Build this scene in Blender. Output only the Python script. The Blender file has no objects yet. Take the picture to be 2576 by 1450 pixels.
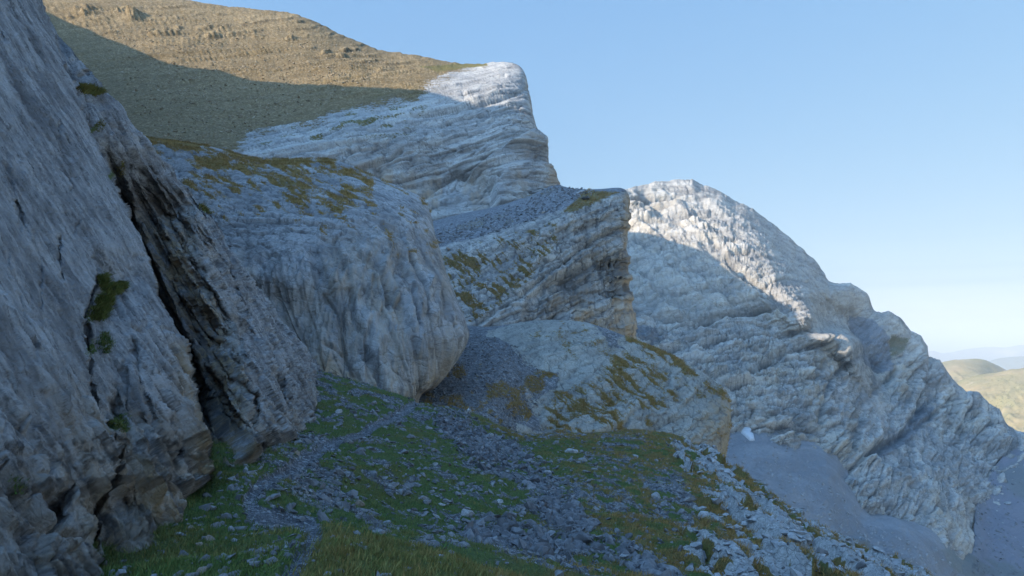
import bpy, bmesh, math, random
import numpy as np
from mathutils import Vector

random.seed(7); RNG = np.random.default_rng(7)
C = bpy.context.scene.collection
SC = bpy.context.scene
SC.render.engine = 'CYCLES'

# ------------------------------------------------------------------ camera, sky, sun
PITCH = math.radians(4.2)
FPX = 1288 / math.tan(math.radians(33.0))        # focal length for a 2576 x 1450 picture
cam_d = bpy.data.cameras.new('camera'); cam = bpy.data.objects.new('camera', cam_d); C.objects.link(cam)
cam_d.sensor_width = 36; cam_d.lens = 18 / math.tan(math.radians(33.0))
cam_d.clip_start = 0.1; cam_d.clip_end = 200000
cam.location = (0, 0, 0); cam.rotation_euler = (math.pi / 2 + PITCH, 0, 0)
SC.camera = cam

SUN_EL, SUN_AZ = math.radians(23), math.radians(-112)     # azimuth clockwise from +Y
S = np.array([math.sin(SUN_AZ) * math.cos(SUN_EL), math.cos(SUN_AZ) * math.cos(SUN_EL), math.sin(SUN_EL)])
sl = bpy.data.lights.new('sun', 'SUN'); sl.energy = 5.0; sl.angle = math.radians(0.5); sl.color = (1.0, 0.84, 0.64)
so = bpy.data.objects.new('sun', sl); C.objects.link(so)
so.rotation_euler = Vector(S).to_track_quat('Z', 'Y').to_euler()

w = bpy.data.worlds.new('World'); SC.world = w; w.use_nodes = True
nt = w.node_tree; nt.nodes.clear()
sky = nt.nodes.new('ShaderNodeTexSky'); sky.sky_type = 'NISHITA'; sky.sun_disc = False
sky.sun_elevation = SUN_EL; sky.sun_rotation = SUN_AZ % (2 * math.pi); sky.altitude = 1500
sky.air_density = 1.0; sky.dust_density = 0.6; sky.ozone_density = 1.6
bg = nt.nodes.new('ShaderNodeBackground'); bg.inputs[1].default_value = 0.13
wo = nt.nodes.new('ShaderNodeOutputWorld')
# soften the sky's range: each channel a * v ** g, then faint cirrus bands low over the horizon
sep = nt.nodes.new('ShaderNodeSeparateColor'); comb = nt.nodes.new('ShaderNodeCombineColor'); nt.links.new(sky.outputs[0], sep.inputs[0])
def wm(op, a, b, clamp=False):
    o = nt.nodes.new('ShaderNodeMath'); o.operation = op; o.use_clamp = clamp
    for k, v in ((0, a), (1, b)):
        if hasattr(v, 'is_output'): nt.links.new(v, o.inputs[k])
        else: o.inputs[k].default_value = v
    return o.outputs[0]
tcw = nt.nodes.new('ShaderNodeTexCoord'); mpw = nt.nodes.new('ShaderNodeMapping'); mpw.inputs['Scale'].default_value = (1.6, 1.6, 55); nt.links.new(tcw.outputs['Generated'], mpw.inputs[0])
nz = nt.nodes.new('ShaderNodeTexNoise'); nz.inputs['Scale'].default_value = 1.0; nz.inputs['Detail'].default_value = 4; nt.links.new(mpw.outputs[0], nz.inputs['Vector'])
sx = nt.nodes.new('ShaderNodeSeparateXYZ'); nt.links.new(tcw.outputs['Generated'], sx.inputs[0])
band = wm('MULTIPLY', wm('SUBTRACT', 1.0, wm('MULTIPLY', wm('ABSOLUTE', wm('SUBTRACT', sx.outputs[2], 0.06), 0), 12.0), True), wm('MULTIPLY', wm('SUBTRACT', nz.outputs[0], 0.45), 2.6, True))
dotn = nt.nodes.new('ShaderNodeVectorMath'); dotn.operation = 'DOT_PRODUCT'; nt.links.new(tcw.outputs['Generated'], dotn.inputs[0]); dotn.inputs[1].default_value = tuple(S)
glow = wm('ADD', wm('MULTIPLY', wm('POWER', wm('MAXIMUM', wm('SUBTRACT', dotn.outputs['Value'], 0.05), 0.0), 2.0), 5.5), 1.0)
for k, (a, g) in enumerate(((0.430, 0.60), (0.465, 0.38), (0.530, 0.15))):
    v = wm('MULTIPLY', wm('MULTIPLY', wm('POWER', wm('MAXIMUM', wm('MULTIPLY', sep.outputs[k], 0.13), 0.001), g), a / 0.13), glow)
    nt.links.new(wm('MULTIPLY', v, wm('SUBTRACT', 1.0, wm('MULTIPLY', band, (0.24, 0.16, 0.07)[k]))), comb.inputs[k])
nt.links.new(comb.outputs[0], bg.inputs[0]); nt.links.new(bg.outputs[0], wo.inputs[0])
SC.view_settings.view_transform = 'Standard'; SC.view_settings.look = 'None'
SC.view_settings.exposure = 0.85; SC.view_settings.gamma = 1.0
SC.cycles.max_bounces = 6; SC.cycles.volume_bounces = 0

# ------------------------------------------------------------------ numeric helpers
cp, sp = math.cos(PITCH), math.sin(PITCH)
def at(x, y, d):
    """point of the 2576 x 1450 view at depth d (arrays allowed)"""
    x, y, d = np.broadcast_arrays(np.asarray(x, float), np.asarray(y, float), np.asarray(d, float))
    cx = (x - 1288) / FPX * d; cy = (725 - y) / FPX * d
    return np.stack([cx, d * cp - cy * sp, cy * cp + d * sp], -1)
def proj(P):
    d = P[..., 1] * cp + P[..., 2] * sp; cy = -P[..., 1] * sp + P[..., 2] * cp
    d = np.where(np.abs(d) < 1e-3, 1e-3, d)
    return P[..., 0] / d * FPX + 1288, 725 - cy / d * FPX, d

LN = 64
LAT = RNG.random((LN, LN, LN)).astype(np.float32) * 2 - 1
JIT = RNG.random((LN, LN, LN, 3)).astype(np.float32)
def vn(p):
    i = np.floor(p).astype(np.int64); f = (p - i).astype(np.float32); f = f * f * f * (f * (f * 6 - 15) + 10)
    i &= LN - 1; j = (i + 1) & (LN - 1)
    x0, y0, z0 = i[..., 0], i[..., 1], i[..., 2]; x1, y1, z1 = j[..., 0], j[..., 1], j[..., 2]
    fx, fy, fz = f[..., 0], f[..., 1], f[..., 2]
    a = LAT[x0, y0, z0] * (1 - fx) + LAT[x1, y0, z0] * fx; b = LAT[x0, y1, z0] * (1 - fx) + LAT[x1, y1, z0] * fx
    c = LAT[x0, y0, z1] * (1 - fx) + LAT[x1, y0, z1] * fx; d = LAT[x0, y1, z1] * (1 - fx) + LAT[x1, y1, z1] * fx
    return (a * (1 - fy) + b * fy) * (1 - fz) + (c * (1 - fy) + d * fy) * fz
RM = np.array([[0.0, 0.8, 0.6], [-0.8, 0.36, -0.48], [-0.6, -0.48, 0.64]])
def fbm(p, o=5, g=0.5, ridged=False):
    s = 0; a = 1.0; t = 0; p = np.asarray(p, float) + 11.3
    for k in range(o):
        n = vn(p)
        if ridged: n = 1 - 2 * np.abs(n) * 1.6
        s = s + a * n; t += a; a *= g; p = (p @ RM) * 2.03 + 17.7
    return s / t
def worley(p):
    """F1, F2 and the random value of the nearest cell"""
    i = np.floor(p).astype(np.int64); f = (p - i).astype(np.float32)
    F1 = np.full(p.shape[:-1], 9.0, np.float32); F2 = F1.copy(); R = F1 * 0
    for a in (-1, 0, 1):
        for b in (-1, 0, 1):
            for c in (-1, 0, 1):
                k = (i + (a, b, c)) & (LN - 1); J = JIT[k[..., 0], k[..., 1], k[..., 2]]
                q = J + np.array([a, b, c], np.float32) - f
                D = np.sqrt((q * q).sum(-1)); m = D < F1
                F2 = np.where(m, F1, np.minimum(F2, D)); R = np.where(m, LAT[k[..., 0], k[..., 1], k[..., 2]], R); F1 = np.where(m, D, F1)
    return F1, F2, R
def sst(a, b, x):
    t = np.clip((x - a) / (b - a), 0, 1); return t * t * (3 - 2 * t)
def veins(q, seed=0, w=.034, o=4):
    """thin wandering crack lines where a noise field crosses zero, fading in and out"""
    n = fbm(q + seed, o, .5); return np.exp(-(n / w) ** 2) * sst(-.12, .12, fbm(q * .5 + seed + 31, 2))
def interp(x, pts):
    pts = sorted(pts); return np.interp(x, [p[0] for p in pts], [p[1] for p in pts])
def frame(axis):
    """rotation matrix whose last row is the unit axis (bedding normal)"""
    a = np.array(axis, float); a /= np.linalg.norm(a)
    b = np.cross(a, [0.0, 1, 0.05]); b /= np.linalg.norm(b); c = np.cross(a, b)
    return np.array([b, c, a])
def polydist(X, Y, pl):
    """distance to a polyline in picture units and the signed side (+ right of travel)"""
    best = np.full(X.shape, 1e9); side = np.zeros(X.shape); par = np.zeros(X.shape); n = len(pl) - 1
    for k in range(n):
        ax, ay = pl[k]; bx, by = pl[k + 1]; dx, dy = bx - ax, by - ay; L = dx * dx + dy * dy
        t = np.clip(((X - ax) * dx + (Y - ay) * dy) / L, 0, 1); qx = X - ax - t * dx; qy = Y - ay - t * dy
        D = np.hypot(qx, qy); m = D < best
        best = np.where(m, D, best); side = np.where(m, np.sign(dx * (Y - ay) - dy * (X - ax)), side); par = np.where(m, (k + t) / n, par)
    return best, side, par
def inpoly(X, Y, pl):
    r = np.zeros(X.shape, bool); n = len(pl)
    for k in range(n):
        ax, ay = pl[k]; bx, by = pl[(k + 1) % n]
        if ay == by: continue
        r ^= ((ay > Y) != (by > Y)) & (X < (bx - ax) * (Y - ay) / (by - ay) + ax)
    return r
def softpoly(X, Y, pl, wd):
    """about 1 inside, 0 outside, soft over wd picture units"""
    D, _, _ = polydist(X, Y, list(pl) + [pl[0]]); s = np.where(inpoly(X, Y, pl), D, -D)
    return sst(-wd, wd, s)

def crom(A, t):
    """Catmull-Rom along axis 0 at parameters t"""
    n = len(A); k = np.clip(np.floor(t).astype(int), 0, n - 2); f = (t - k)[:, None, None]
    g = lambda q: A[np.clip(q, 0, n - 1)]
    p0, p1, p2, p3 = g(k - 1), g(k), g(k + 1), g(k + 2)
    return 0.5 * (2 * p1 + (p2 - p0) * f + (2 * p0 - 5 * p1 + 4 * p2 - p3) * f ** 2 + (3 * p1 - p0 - 3 * p2 + p3) * f ** 3)
def params(A, step):
    L = np.hypot(np.diff(A[..., 0], axis=0), np.diff(A[..., 1], axis=0)).mean(1)
    L = np.maximum(L, step * 2); n = np.ceil(L / step).astype(int)
    return np.concatenate([k + np.arange(m) / m for k, m in enumerate(n)] + [[len(A) - 1.0]])
def net(rows, step):
    """rows of (x, y, depth) -> fine arrays X, Y, D of a smooth surface"""
    A = np.array(rows, float); A[..., 2] = np.log(A[..., 2])
    A = crom(A, params(A, step)); B = A.transpose(1, 0, 2); B = crom(B, params(B, step)); A = B.transpose(1, 0, 2)
    return A[..., 0], A[..., 1], np.exp(A[..., 2])
def normals(P, toward=True):
    du = np.gradient(P, axis=1); dv = np.gradient(P, axis=0); n = np.cross(du, dv)
    n /= np.linalg.norm(n, axis=-1, keepdims=True) + 1e-9
    if toward:
        s = np.sign((n * -P).sum(-1).mean()); n = n * (s if s else 1)
    return n
def link_mesh(name, V, F, mat, parent=None, smooth=True, masks=None, fs=4):
    me = bpy.data.meshes.new(name); nv, nf = len(V), len(F)
    me.vertices.add(nv); me.vertices.foreach_set('co', np.ascontiguousarray(V, np.float32).ravel())
    me.loops.add(nf * fs); me.loops.foreach_set('vertex_index', np.ascontiguousarray(F, np.int32).ravel())
    me.polygons.add(nf); me.polygons.foreach_set('loop_start', np.arange(0, nf * fs, fs, dtype=np.int32))
    me.update(calc_edges=True)
    me.polygons.foreach_set('use_smooth', np.full(nf, smooth))
    if masks is not None:
        a = me.color_attributes.new('mask', 'FLOAT_COLOR', 'POINT'); col = np.full((nv, 4), 0.5, np.float32); col[:, :masks.shape[1]] = masks
        a.data.foreach_set('color', col.ravel())
    me.materials.append(mat); o = bpy.data.objects.new(name, me); C.objects.link(o)
    if parent: o.parent = parent
    return o
def grid_faces(r, c):
    i = np.arange((r - 1) * (c - 1)); a = i // (c - 1) * c + i % (c - 1)
    return np.stack([a, a + c, a + c + 1, a + 1], 1)
def sheet(name, P, mat, masks=None, **k):
    r, c = P.shape[:2]; N = normals(P); F = grid_faces(r, c)
    du = np.cross(P[0:1, 1] - P[0:1, 0], P[1, 0] - P[0, 0])
    return link_mesh(name, P.reshape(-1, 3), F, mat, masks=None if masks is None else masks.reshape(-1, masks.shape[-1]), **k)
def tag(o, label=None, cat=None, group=None, kind=None):
    if label: o['label'] = label
    if cat: o['category'] = cat
    if group: o['group'] = group
    if kind: o['kind'] = kind
    return o

# ------------------------------------------------------------------ materials
class NT:
    def __init__(s, name):
        s.m = bpy.data.materials.new(name); s.m.use_nodes = True; s.t = s.m.node_tree; s.t.nodes.clear()
        s.out = s.n('ShaderNodeOutputMaterial'); s.bs = s.n('ShaderNodeBsdfPrincipled'); s.l(s.bs.outputs[0], s.out.inputs[0])
        s.bs.inputs['Roughness'].default_value = 0.95; s.bs.inputs['Specular IOR Level'].default_value = 0.15
        s.co = s.n('ShaderNodeTexCoord').outputs['Object']
    def n(s, t, **k):
        o = s.t.nodes.new(t)
        for a, b in k.items(): setattr(o, a, b)
        return o
    def l(s, a, b): s.t.links.new(a, b)
    def put(s, sock, v):
        if hasattr(v, 'is_output'): s.l(v, sock)
        elif isinstance(v, (tuple, list)) and len(v) == 3 and sock.type == 'RGBA': sock.default_value = (*v, 1)
        else: sock.default_value = v
    def mp(s, scale=(1, 1, 1), rot=(0, 0, 0), v=None):
        if any(rot): r = s.n('ShaderNodeMapping'); s.l(v or s.co, r.inputs[0]); r.inputs['Rotation'].default_value = rot; v = r.outputs[0]
        m = s.n('ShaderNodeMapping'); s.l(v or s.co, m.inputs[0]); m.inputs['Scale'].default_value = scale
        return m.outputs[0]
    def noise(s, scale, detail=6, rough=0.55, v=None, dist=0.0):
        o = s.n('ShaderNodeTexNoise'); s.l(v or s.co, o.inputs['Vector']); o.inputs['Scale'].default_value = scale
        o.inputs['Detail'].default_value = detail; o.inputs['Roughness'].default_value = rough; o.inputs['Distortion'].default_value = dist
        return o.outputs[0]
    def vor(s, scale, feature='F1', v=None, out='Distance', rnd=1.0):
        o = s.n('ShaderNodeTexVoronoi', feature=feature); s.l(v or s.co, o.inputs['Vector']); o.inputs['Scale'].default_value = scale
        o.inputs['Randomness'].default_value = rnd
        return o.outputs[out]
    def math(s, op, a, b=0.0, c=None, clamp=False):
        o = s.n('ShaderNodeMath', operation=op, use_clamp=clamp); s.put(o.inputs[0], a); s.put(o.inputs[1], b)
        if c is not None: s.put(o.inputs[2], c)
        return o.outputs[0]
    def rng(s, v, a, b, c=0.0, d=1.0, smooth=False):
        o = s.n('ShaderNodeMapRange', interpolation_type='SMOOTHSTEP' if smooth else 'LINEAR'); s.put(o.inputs[0], v)
        for k, q in enumerate((a, b, c, d)): o.inputs[k + 1].default_value = q
        return o.outputs[0]
    def mix(s, f, a, b, mode='MIX'):
        o = s.n('ShaderNodeMix', data_type='RGBA', blend_type=mode); s.put(o.inputs[0], f); s.put(o.inputs[6], a); s.put(o.inputs[7], b)
        return o.outputs[2]
    def attr(s):
        a = s.n('ShaderNodeAttribute', attribute_name='mask'); q = s.n('ShaderNodeSeparateColor'); s.l(a.outputs['Color'], q.inputs[0]); s.tone = a.outputs['Alpha']
        return q.outputs[0], q.outputs[1], q.outputs[2]
    def bump(s, h, dist, strength=1.0, nrm=None):
        b = s.n('ShaderNodeBump'); s.put(b.inputs['Height'], h); b.inputs['Distance'].default_value = dist; b.inputs['Strength'].default_value = strength
        if nrm: s.l(nrm, b.inputs['Normal'])
        return b.outputs[0]

def rock_mat(name, pale, mid, dark, u, bed=((1, 1, 1), (0, 0, 0)), tan=(0.36, 0.27, 0.17), grass=((0.20, 0.125, 0.04), (0.085, 0.085, 0.03)),
             scree=((0.17, 0.17, 0.18), (0.27, 0.27, 0.27)), streak=0.35, crack=0.6, soft=0.5, bumpd=0.35, blot=1.0, pits=0.0, pebble=1.0, bedf=0.5, lean=0.0):
    """u: size in metres of the smallest marks the stone shows"""
    pale, mid, dark = [(q[0] * 1.03, q[1], q[2] * 0.95) for q in (pale, mid, dark)]
    t = NT(name); g, sc, tn = t.attr()
    big = t.noise(0.012 / u * 1.4, 5, 0.6); med = t.noise(0.09 / u, 8, 0.65); fine = t.noise(0.45 / u, 6, 0.7)
    bv = t.mp(*bed); bedn = t.noise(0.05 / u, 7, 0.65, v=bv)
    sv = t.mp((1, 1, 0.12), (0, lean, 0)); strk = t.noise(0.12 / u, 6, 0.6, v=sv)
    c = t.mix(t.rng(med, 0.32, 0.68), mid, pale)
    c = t.mix(t.math('MULTIPLY', t.rng(big, 0.42, 0.62), 0.45 * blot), c, dark)
    c = t.mix(t.math('MULTIPLY', t.rng(bedn, 0.50, 0.62), bedf), c, dark)
    c = t.mix(t.math('MULTIPLY', t.rng(strk, 0.5, 0.64), streak), c, dark)
    c = t.mix(t.rng(fine, 0.38, 0.62, 0.0, 0.5), c, tuple(q * 0.55 for q in mid))
    ce = t.vor(0.06 / u, 'DISTANCE_TO_EDGE', v=t.n_warp(0.02 / u, 5 * u)); ck = t.rng(ce, 0.0, 0.035, crack, 0.0)
    ck = t.math('MULTIPLY', ck, t.rng(med, 0.42, 0.58))
    c = t.mix(ck, c, tuple(q * 0.3 for q in dark))
    if pits: c = t.mix(t.math('MULTIPLY', t.rng(t.vor(0.30 / u, v=t.mp((1, 1, 0.3), (0, lean, 0))), 0.12, 0.3, 1, 0), pits), c, tuple(q * 0.35 for q in dark))
    c = t.mix(t.math('MULTIPLY', tn, t.rng(t.noise(0.07 / u, 6, 0.6, v=sv), 0.33, 0.55)), c, tan)
    # loose stone
    ps = t.vor(0.42 / u, out='Color'); pf = t.n('ShaderNodeSeparateColor'); t.l(ps, pf.inputs[0])
    scol = t.mix(t.math('POWER', pf.outputs[0], 2.2), scree[0], scree[1]); scol = t.mix(t.rng(med, 0.3, 0.7, 0.0, 0.5), scol, tuple(q * 0.55 for q in scree[0]))
    fs = t.rng(t.math('ADD', sc, t.math('MULTIPLY', t.math('SUBTRACT', t.noise(0.1 / u, 8, 0.75, v=t.mp((1, 1, 2))), 0.5), soft * 2.2)), 0.44, 0.56)
    c = t.mix(fs, c, scol)
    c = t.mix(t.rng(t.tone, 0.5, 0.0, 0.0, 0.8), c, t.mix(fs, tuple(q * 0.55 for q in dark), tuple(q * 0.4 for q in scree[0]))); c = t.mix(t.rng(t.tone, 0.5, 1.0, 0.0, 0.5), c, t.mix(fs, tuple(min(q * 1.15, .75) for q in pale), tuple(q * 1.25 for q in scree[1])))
    gcol = t.mix(t.rng(t.noise(0.05 / u, 5, 0.6), 0.4, 0.62), grass[0], grass[1]); gcol = t.mix(t.rng(fine, 0.3, 0.7, 0.0, 0.6), gcol, tuple(q * 0.5 for q in grass[1]))
    fg = t.rng(t.math('ADD', g, t.math('MULTIPLY', t.math('SUBTRACT', t.noise(0.26 / u, 7, 0.75, v=t.mp((1, 1, 1.6))), 0.5), min(soft, .55) * 3.0)), 0.45, 0.57)
    c = t.mix(fg, c, gcol)
    t.l(c, t.bs.inputs['Base Color'])
    h = t.math('ADD', t.math('MULTIPLY', med, 1.2), t.math('MULTIPLY', fine, 0.5)); h = t.math('ADD', h, t.math('MULTIPLY', bedn, 1.3))
    h = t.math('SUBTRACT', h, t.math('MULTIPLY', ck, 0.5)); h = t.math('ADD', h, t.math('MULTIPLY', t.math('MULTIPLY', pf.outputs[1], fs), 0.35 * pebble))
    t.l(t.bump(h, bumpd * u * 4, 0.8), t.bs.inputs['Normal'])
    return t.m
def n_warp(s, scale, amt):
    o = s.n('ShaderNodeTexNoise'); s.l(s.co, o.inputs['Vector']); o.inputs['Scale'].default_value = scale; o.inputs['Detail'].default_value = 3
    v = s.n('ShaderNodeVectorMath', operation='SCALE'); s.l(o.outputs['Color'], v.inputs[0]); v.inputs['Scale'].default_value = amt * 4
    a = s.n('ShaderNodeVectorMath', operation='ADD'); s.l(s.co, a.inputs[0]); s.l(v.outputs[0], a.inputs[1])
    return a.outputs[0]
NT.n_warp = n_warp

PALE, MID, DARK = (0.49, 0.50, 0.52), (0.36, 0.37, 0.39), (0.17, 0.175, 0.19)
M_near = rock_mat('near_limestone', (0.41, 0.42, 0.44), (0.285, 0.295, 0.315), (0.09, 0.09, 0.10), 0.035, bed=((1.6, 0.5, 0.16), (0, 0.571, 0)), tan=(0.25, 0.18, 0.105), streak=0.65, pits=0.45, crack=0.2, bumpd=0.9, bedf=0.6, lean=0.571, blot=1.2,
                  grass=((0.14, 0.14, 0.05), (0.07, 0.10, 0.03)))
M_mid = rock_mat('dome_limestone', PALE, MID, DARK, 0.11, bed=((0.5, 0.5, 2.5), (0, -0.3, 0)), streak=1.0, bumpd=0.8, bedf=0.25, blot=1.2, tan=(0.42, 0.34, 0.25), grass=((0.38, 0.235, 0.075), (0.26, 0.19, 0.07)))
M_gully = rock_mat('slab_limestone', (0.43, 0.43, 0.40), (0.32, 0.32, 0.305), (0.17, 0.17, 0.17), 0.13, bed=((0.6, 0.6, 3), (0, -0.4, 0)), streak=0.2, bumpd=0.8, scree=((0.12, 0.125, 0.135), (0.36, 0.365, 0.375)), grass=((0.29, 0.20, 0.08), (0.19, 0.155, 0.065)), bedf=0.25, tan=(0.32, 0.25, 0.17))
M_tri = rock_mat('banded_limestone', (0.50, 0.49, 0.47), (0.38, 0.38, 0.375), (0.16, 0.165, 0.18), 0.20, bed=((0.3, 0.3, 3.2), (0, 0.48, 0)), streak=0.65, bumpd=0.8, scree=((0.15, 0.155, 0.17), (0.38, 0.385, 0.40)), tan=(0.40, 0.30, 0.20), crack=0.8, grass=((0.25, 0.18, 0.08), (0.15, 0.135, 0.06)))
M_big = rock_mat('high_limestone', (0.54, 0.54, 0.53), (0.42, 0.425, 0.43), (0.21, 0.215, 0.23), 0.30, bed=((0.3, 0.3, 3), (0, 0.42, 0)), streak=0.5, bumpd=0.7, tan=(0.40, 0.31, 0.22),
                 scree=((0.17, 0.12, 0.058), (0.35, 0.27, 0.158)), grass=((0.20, 0.155, 0.055), (0.135, 0.125, 0.05)), pebble=0.9, soft=1.0)
M_peak = rock_mat('far_limestone', (0.56, 0.55, 0.53), (0.43, 0.43, 0.43), (0.21, 0.215, 0.23), 0.6, bed=((0.3, 0.3, 2.8), (0, 0.12, 0)), streak=0.4, bumpd=0.9, tan=(0.44, 0.38, 0.29), crack=0.7, blot=1.3, bedf=0.6,
                  scree=((0.23, 0.24, 0.26), (0.32, 0.33, 0.345)), grass=((0.22, 0.21, 0.15), (0.19, 0.19, 0.13)), pebble=0.3)

def scree_mat():
    t = NT('grey_scree'); g, sc, tn = t.attr()
    v = t.mp((0.4, 1, 0.4), (0, 0.5, 0)); a = t.noise(0.03, 7, 0.7, v=v)
    c = t.mix(t.rng(a, 0.42, 0.58), (0.31, 0.312, 0.325), (0.235, 0.238, 0.25)); c = t.mix(t.rng(sc, 0, 1, 0, 0.85), c, (0.21, 0.205, 0.24))
    p = t.vor(0.22, out='Color'); q = t.n('ShaderNodeSeparateColor'); t.l(p, q.inputs[0]); d = t.vor(0.22)
    f = t.math('MULTIPLY', t.rng(q.outputs[0], 0.90, 0.93), t.rng(d, 0.22, 0.3, 1, 0)); f = t.math('MULTIPLY', f, t.rng(t.noise(0.015, 3), 0.42, 0.56))
    c = t.mix(f, c, (0.42, 0.42, 0.41)); c = t.mix(t.rng(g, 0, 1, 0, 0.6), c, (0.13, 0.15, 0.09))
    c = t.mix(t.rng(t.noise(0.35, 6, 0.75), 0.35, 0.65, 0, 0.45), c, (0.18, 0.185, 0.21)); t.l(c, t.bs.inputs['Base Color']); t.l(t.bump(t.math('ADD', t.noise(0.4, 6, 0.75), t.math('MULTIPLY', f, 0.6)), 2.5, 0.9), t.bs.inputs['Normal'])
    return t.m
M_scree = scree_mat()

def ground_mat():
    t = NT('alpine_soil'); g, sc, tn = t.attr()
    a = t.noise(3.0, 6, 0.65); b = t.noise(14, 5, 0.7)
    gr = t.mix(t.rng(a, 0.35, 0.65), (0.06, 0.105, 0.03), (0.108, 0.135, 0.045)); gr = t.mix(tn, gr, (0.17, 0.125, 0.045)); gr = t.mix(t.rng(b, 0.35, 0.7, 0, 0.7), gr, (0.018, 0.025, 0.012))
    p = t.vor(11, out='Color'); q = t.n('ShaderNodeSeparateColor'); t.l(p, q.inputs[0]); e = t.vor(11, 'DISTANCE_TO_EDGE')
    st = t.mix(t.math('POWER', q.outputs[0], 2.0), (0.08, 0.083, 0.092), (0.29, 0.295, 0.31)); st = t.mix(t.rng(e, 0, 0.08, 0.8, 0), st, (0.02, 0.02, 0.02))
    f = t.rng(t.math('ADD', sc, t.math('MULTIPLY', t.math('SUBTRACT', t.noise(5, 5, 0.7), 0.5), 0.5)), 0.45, 0.55)
    # bare slab where neither grass nor scree
    s1 = t.mix(t.rng(t.noise(1.5, 8, 0.65), 0.35, 0.65), (0.26, 0.26, 0.26), (0.42, 0.415, 0.40)); s1 = t.mix(t.rng(t.noise(9, 6, 0.7), 0.4, 0.65, 0, 0.6), s1, (0.10, 0.10, 0.10))
    s1 = t.mix(t.rng(t.vor(2.2, 'DISTANCE_TO_EDGE', v=t.n_warp(1.0, 0.1)), 0, 0.03, 0.7, 0), s1, (0.03, 0.03, 0.03))
    fg = t.rng(t.math('ADD', g, t.math('MULTIPLY', t.math('SUBTRACT', t.noise(4, 5, 0.7), 0.5), 0.5)), 0.45, 0.55)
    c = t.mix(fg, s1, gr); c = t.mix(f, c, st)
    t.l(c, t.bs.inputs['Base Color'])
    h = t.math('ADD', t.math('MULTIPLY', b, 0.6), t.math('MULTIPLY', t.math('MULTIPLY', q.outputs[1], f), 0.8)); h = t.math('ADD', h, a)
    t.l(t.bump(h, 0.09, 0.9), t.bs.inputs['Normal'])
    return t.m
M_ground = ground_mat()

def stone_mat(name, a, b, s=4.0):
    t = NT(name); oi = t.n('ShaderNodeObjectInfo'); n = t.noise(s, 6, 0.65)
    g = t.n('ShaderNodeNewGeometry').outputs['Random Per Island']
    c = t.mix(t.math('ADD', t.math('MULTIPLY', g, 0.6), t.math('MULTIPLY', oi.outputs['Random'], 0.4)), a, b)
    c = t.mix(t.rng(n, 0.4, 0.62, 0, 0.55), c, tuple(q * 0.45 for q in a)); t.l(c, t.bs.inputs['Base Color'])
    t.l(t.bump(t.noise(s * 3, 6, 0.7), 0.04, 0.8), t.bs.inputs['Normal']); return t.m
M_stone = stone_mat('grey_stone', (0.12, 0.122, 0.13), (0.36, 0.36, 0.365)); M_stonep = stone_mat('pale_stone', (0.27, 0.275, 0.285), (0.42, 0.425, 0.43)); M_stonet = stone_mat('tan_stone', (0.27, 0.22, 0.18), (0.38, 0.31, 0.25))
M_stoned = stone_mat('slate_stone', (0.07, 0.073, 0.083), (0.24, 0.245, 0.26), 3.0)
def blade_mat():
    t = NT('grass_blade'); a = t.n('ShaderNodeAttribute', attribute_name='mask'); t.l(a.outputs['Color'], t.bs.inputs['Base Color']); t.bs.inputs['Roughness'].default_value = 0.8
    return t.m
M_blade = blade_mat()

# ------------------------------------------------------------------ foreground cliff
NP = np.array([0.83, 0.116, 0.535]); NP /= np.linalg.norm(NP); STR = np.array([-0.138, 0.99, 0.0]); STR /= np.linalg.norm(STR); UPD = np.cross(NP, STR); UPD *= np.sign(UPD[2])
P0 = np.array([-6.0, 12.0, -3.5]); CPL = float(NP @ P0)
def plane_d(x, y, off=0.0):
    r = at(x, y, 1.0); q = r @ NP; return (CPL + off) / np.minimum(q, -0.045)
EDGE = [(-900, -60), (-500, 20), (-200, 90), (0, 136), (60, 166), (110, 205), (170, 246), (210, 290), (290, 350), (340, 386), (380, 420), (440, 470), (510, 520), (560, 560), (620, 600), (690, 650), (730, 690), (790, 730), (850, 782),
        (900, 815), (950, 836), (1000, 842), (1060, 834), (1088, 812), (1104, 764), (1132, 708), (1157, 656), (1190, 622), (1206, 560), (1215, 532), (1245, 530), (1280, 515), (1340, 470), (1380, 432), (1420, 372), (1450, 335), (1500, 300), (1620, 230)]
CRACK = [(135, -40), (160, 130), (190, 210), (235, 300), (300, 420), (330, 500), (345, 570), (370, 640), (410, 740), (460, 850), (500, 960), (530, 1050), (548, 1130), (535, 1215)]
CRACK2 = [(262, 600), (255, 690), (234, 800), (255, 870), (272, 960), (290, 1050), (300, 1150), (300, 1300), (302, 1460)]
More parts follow.
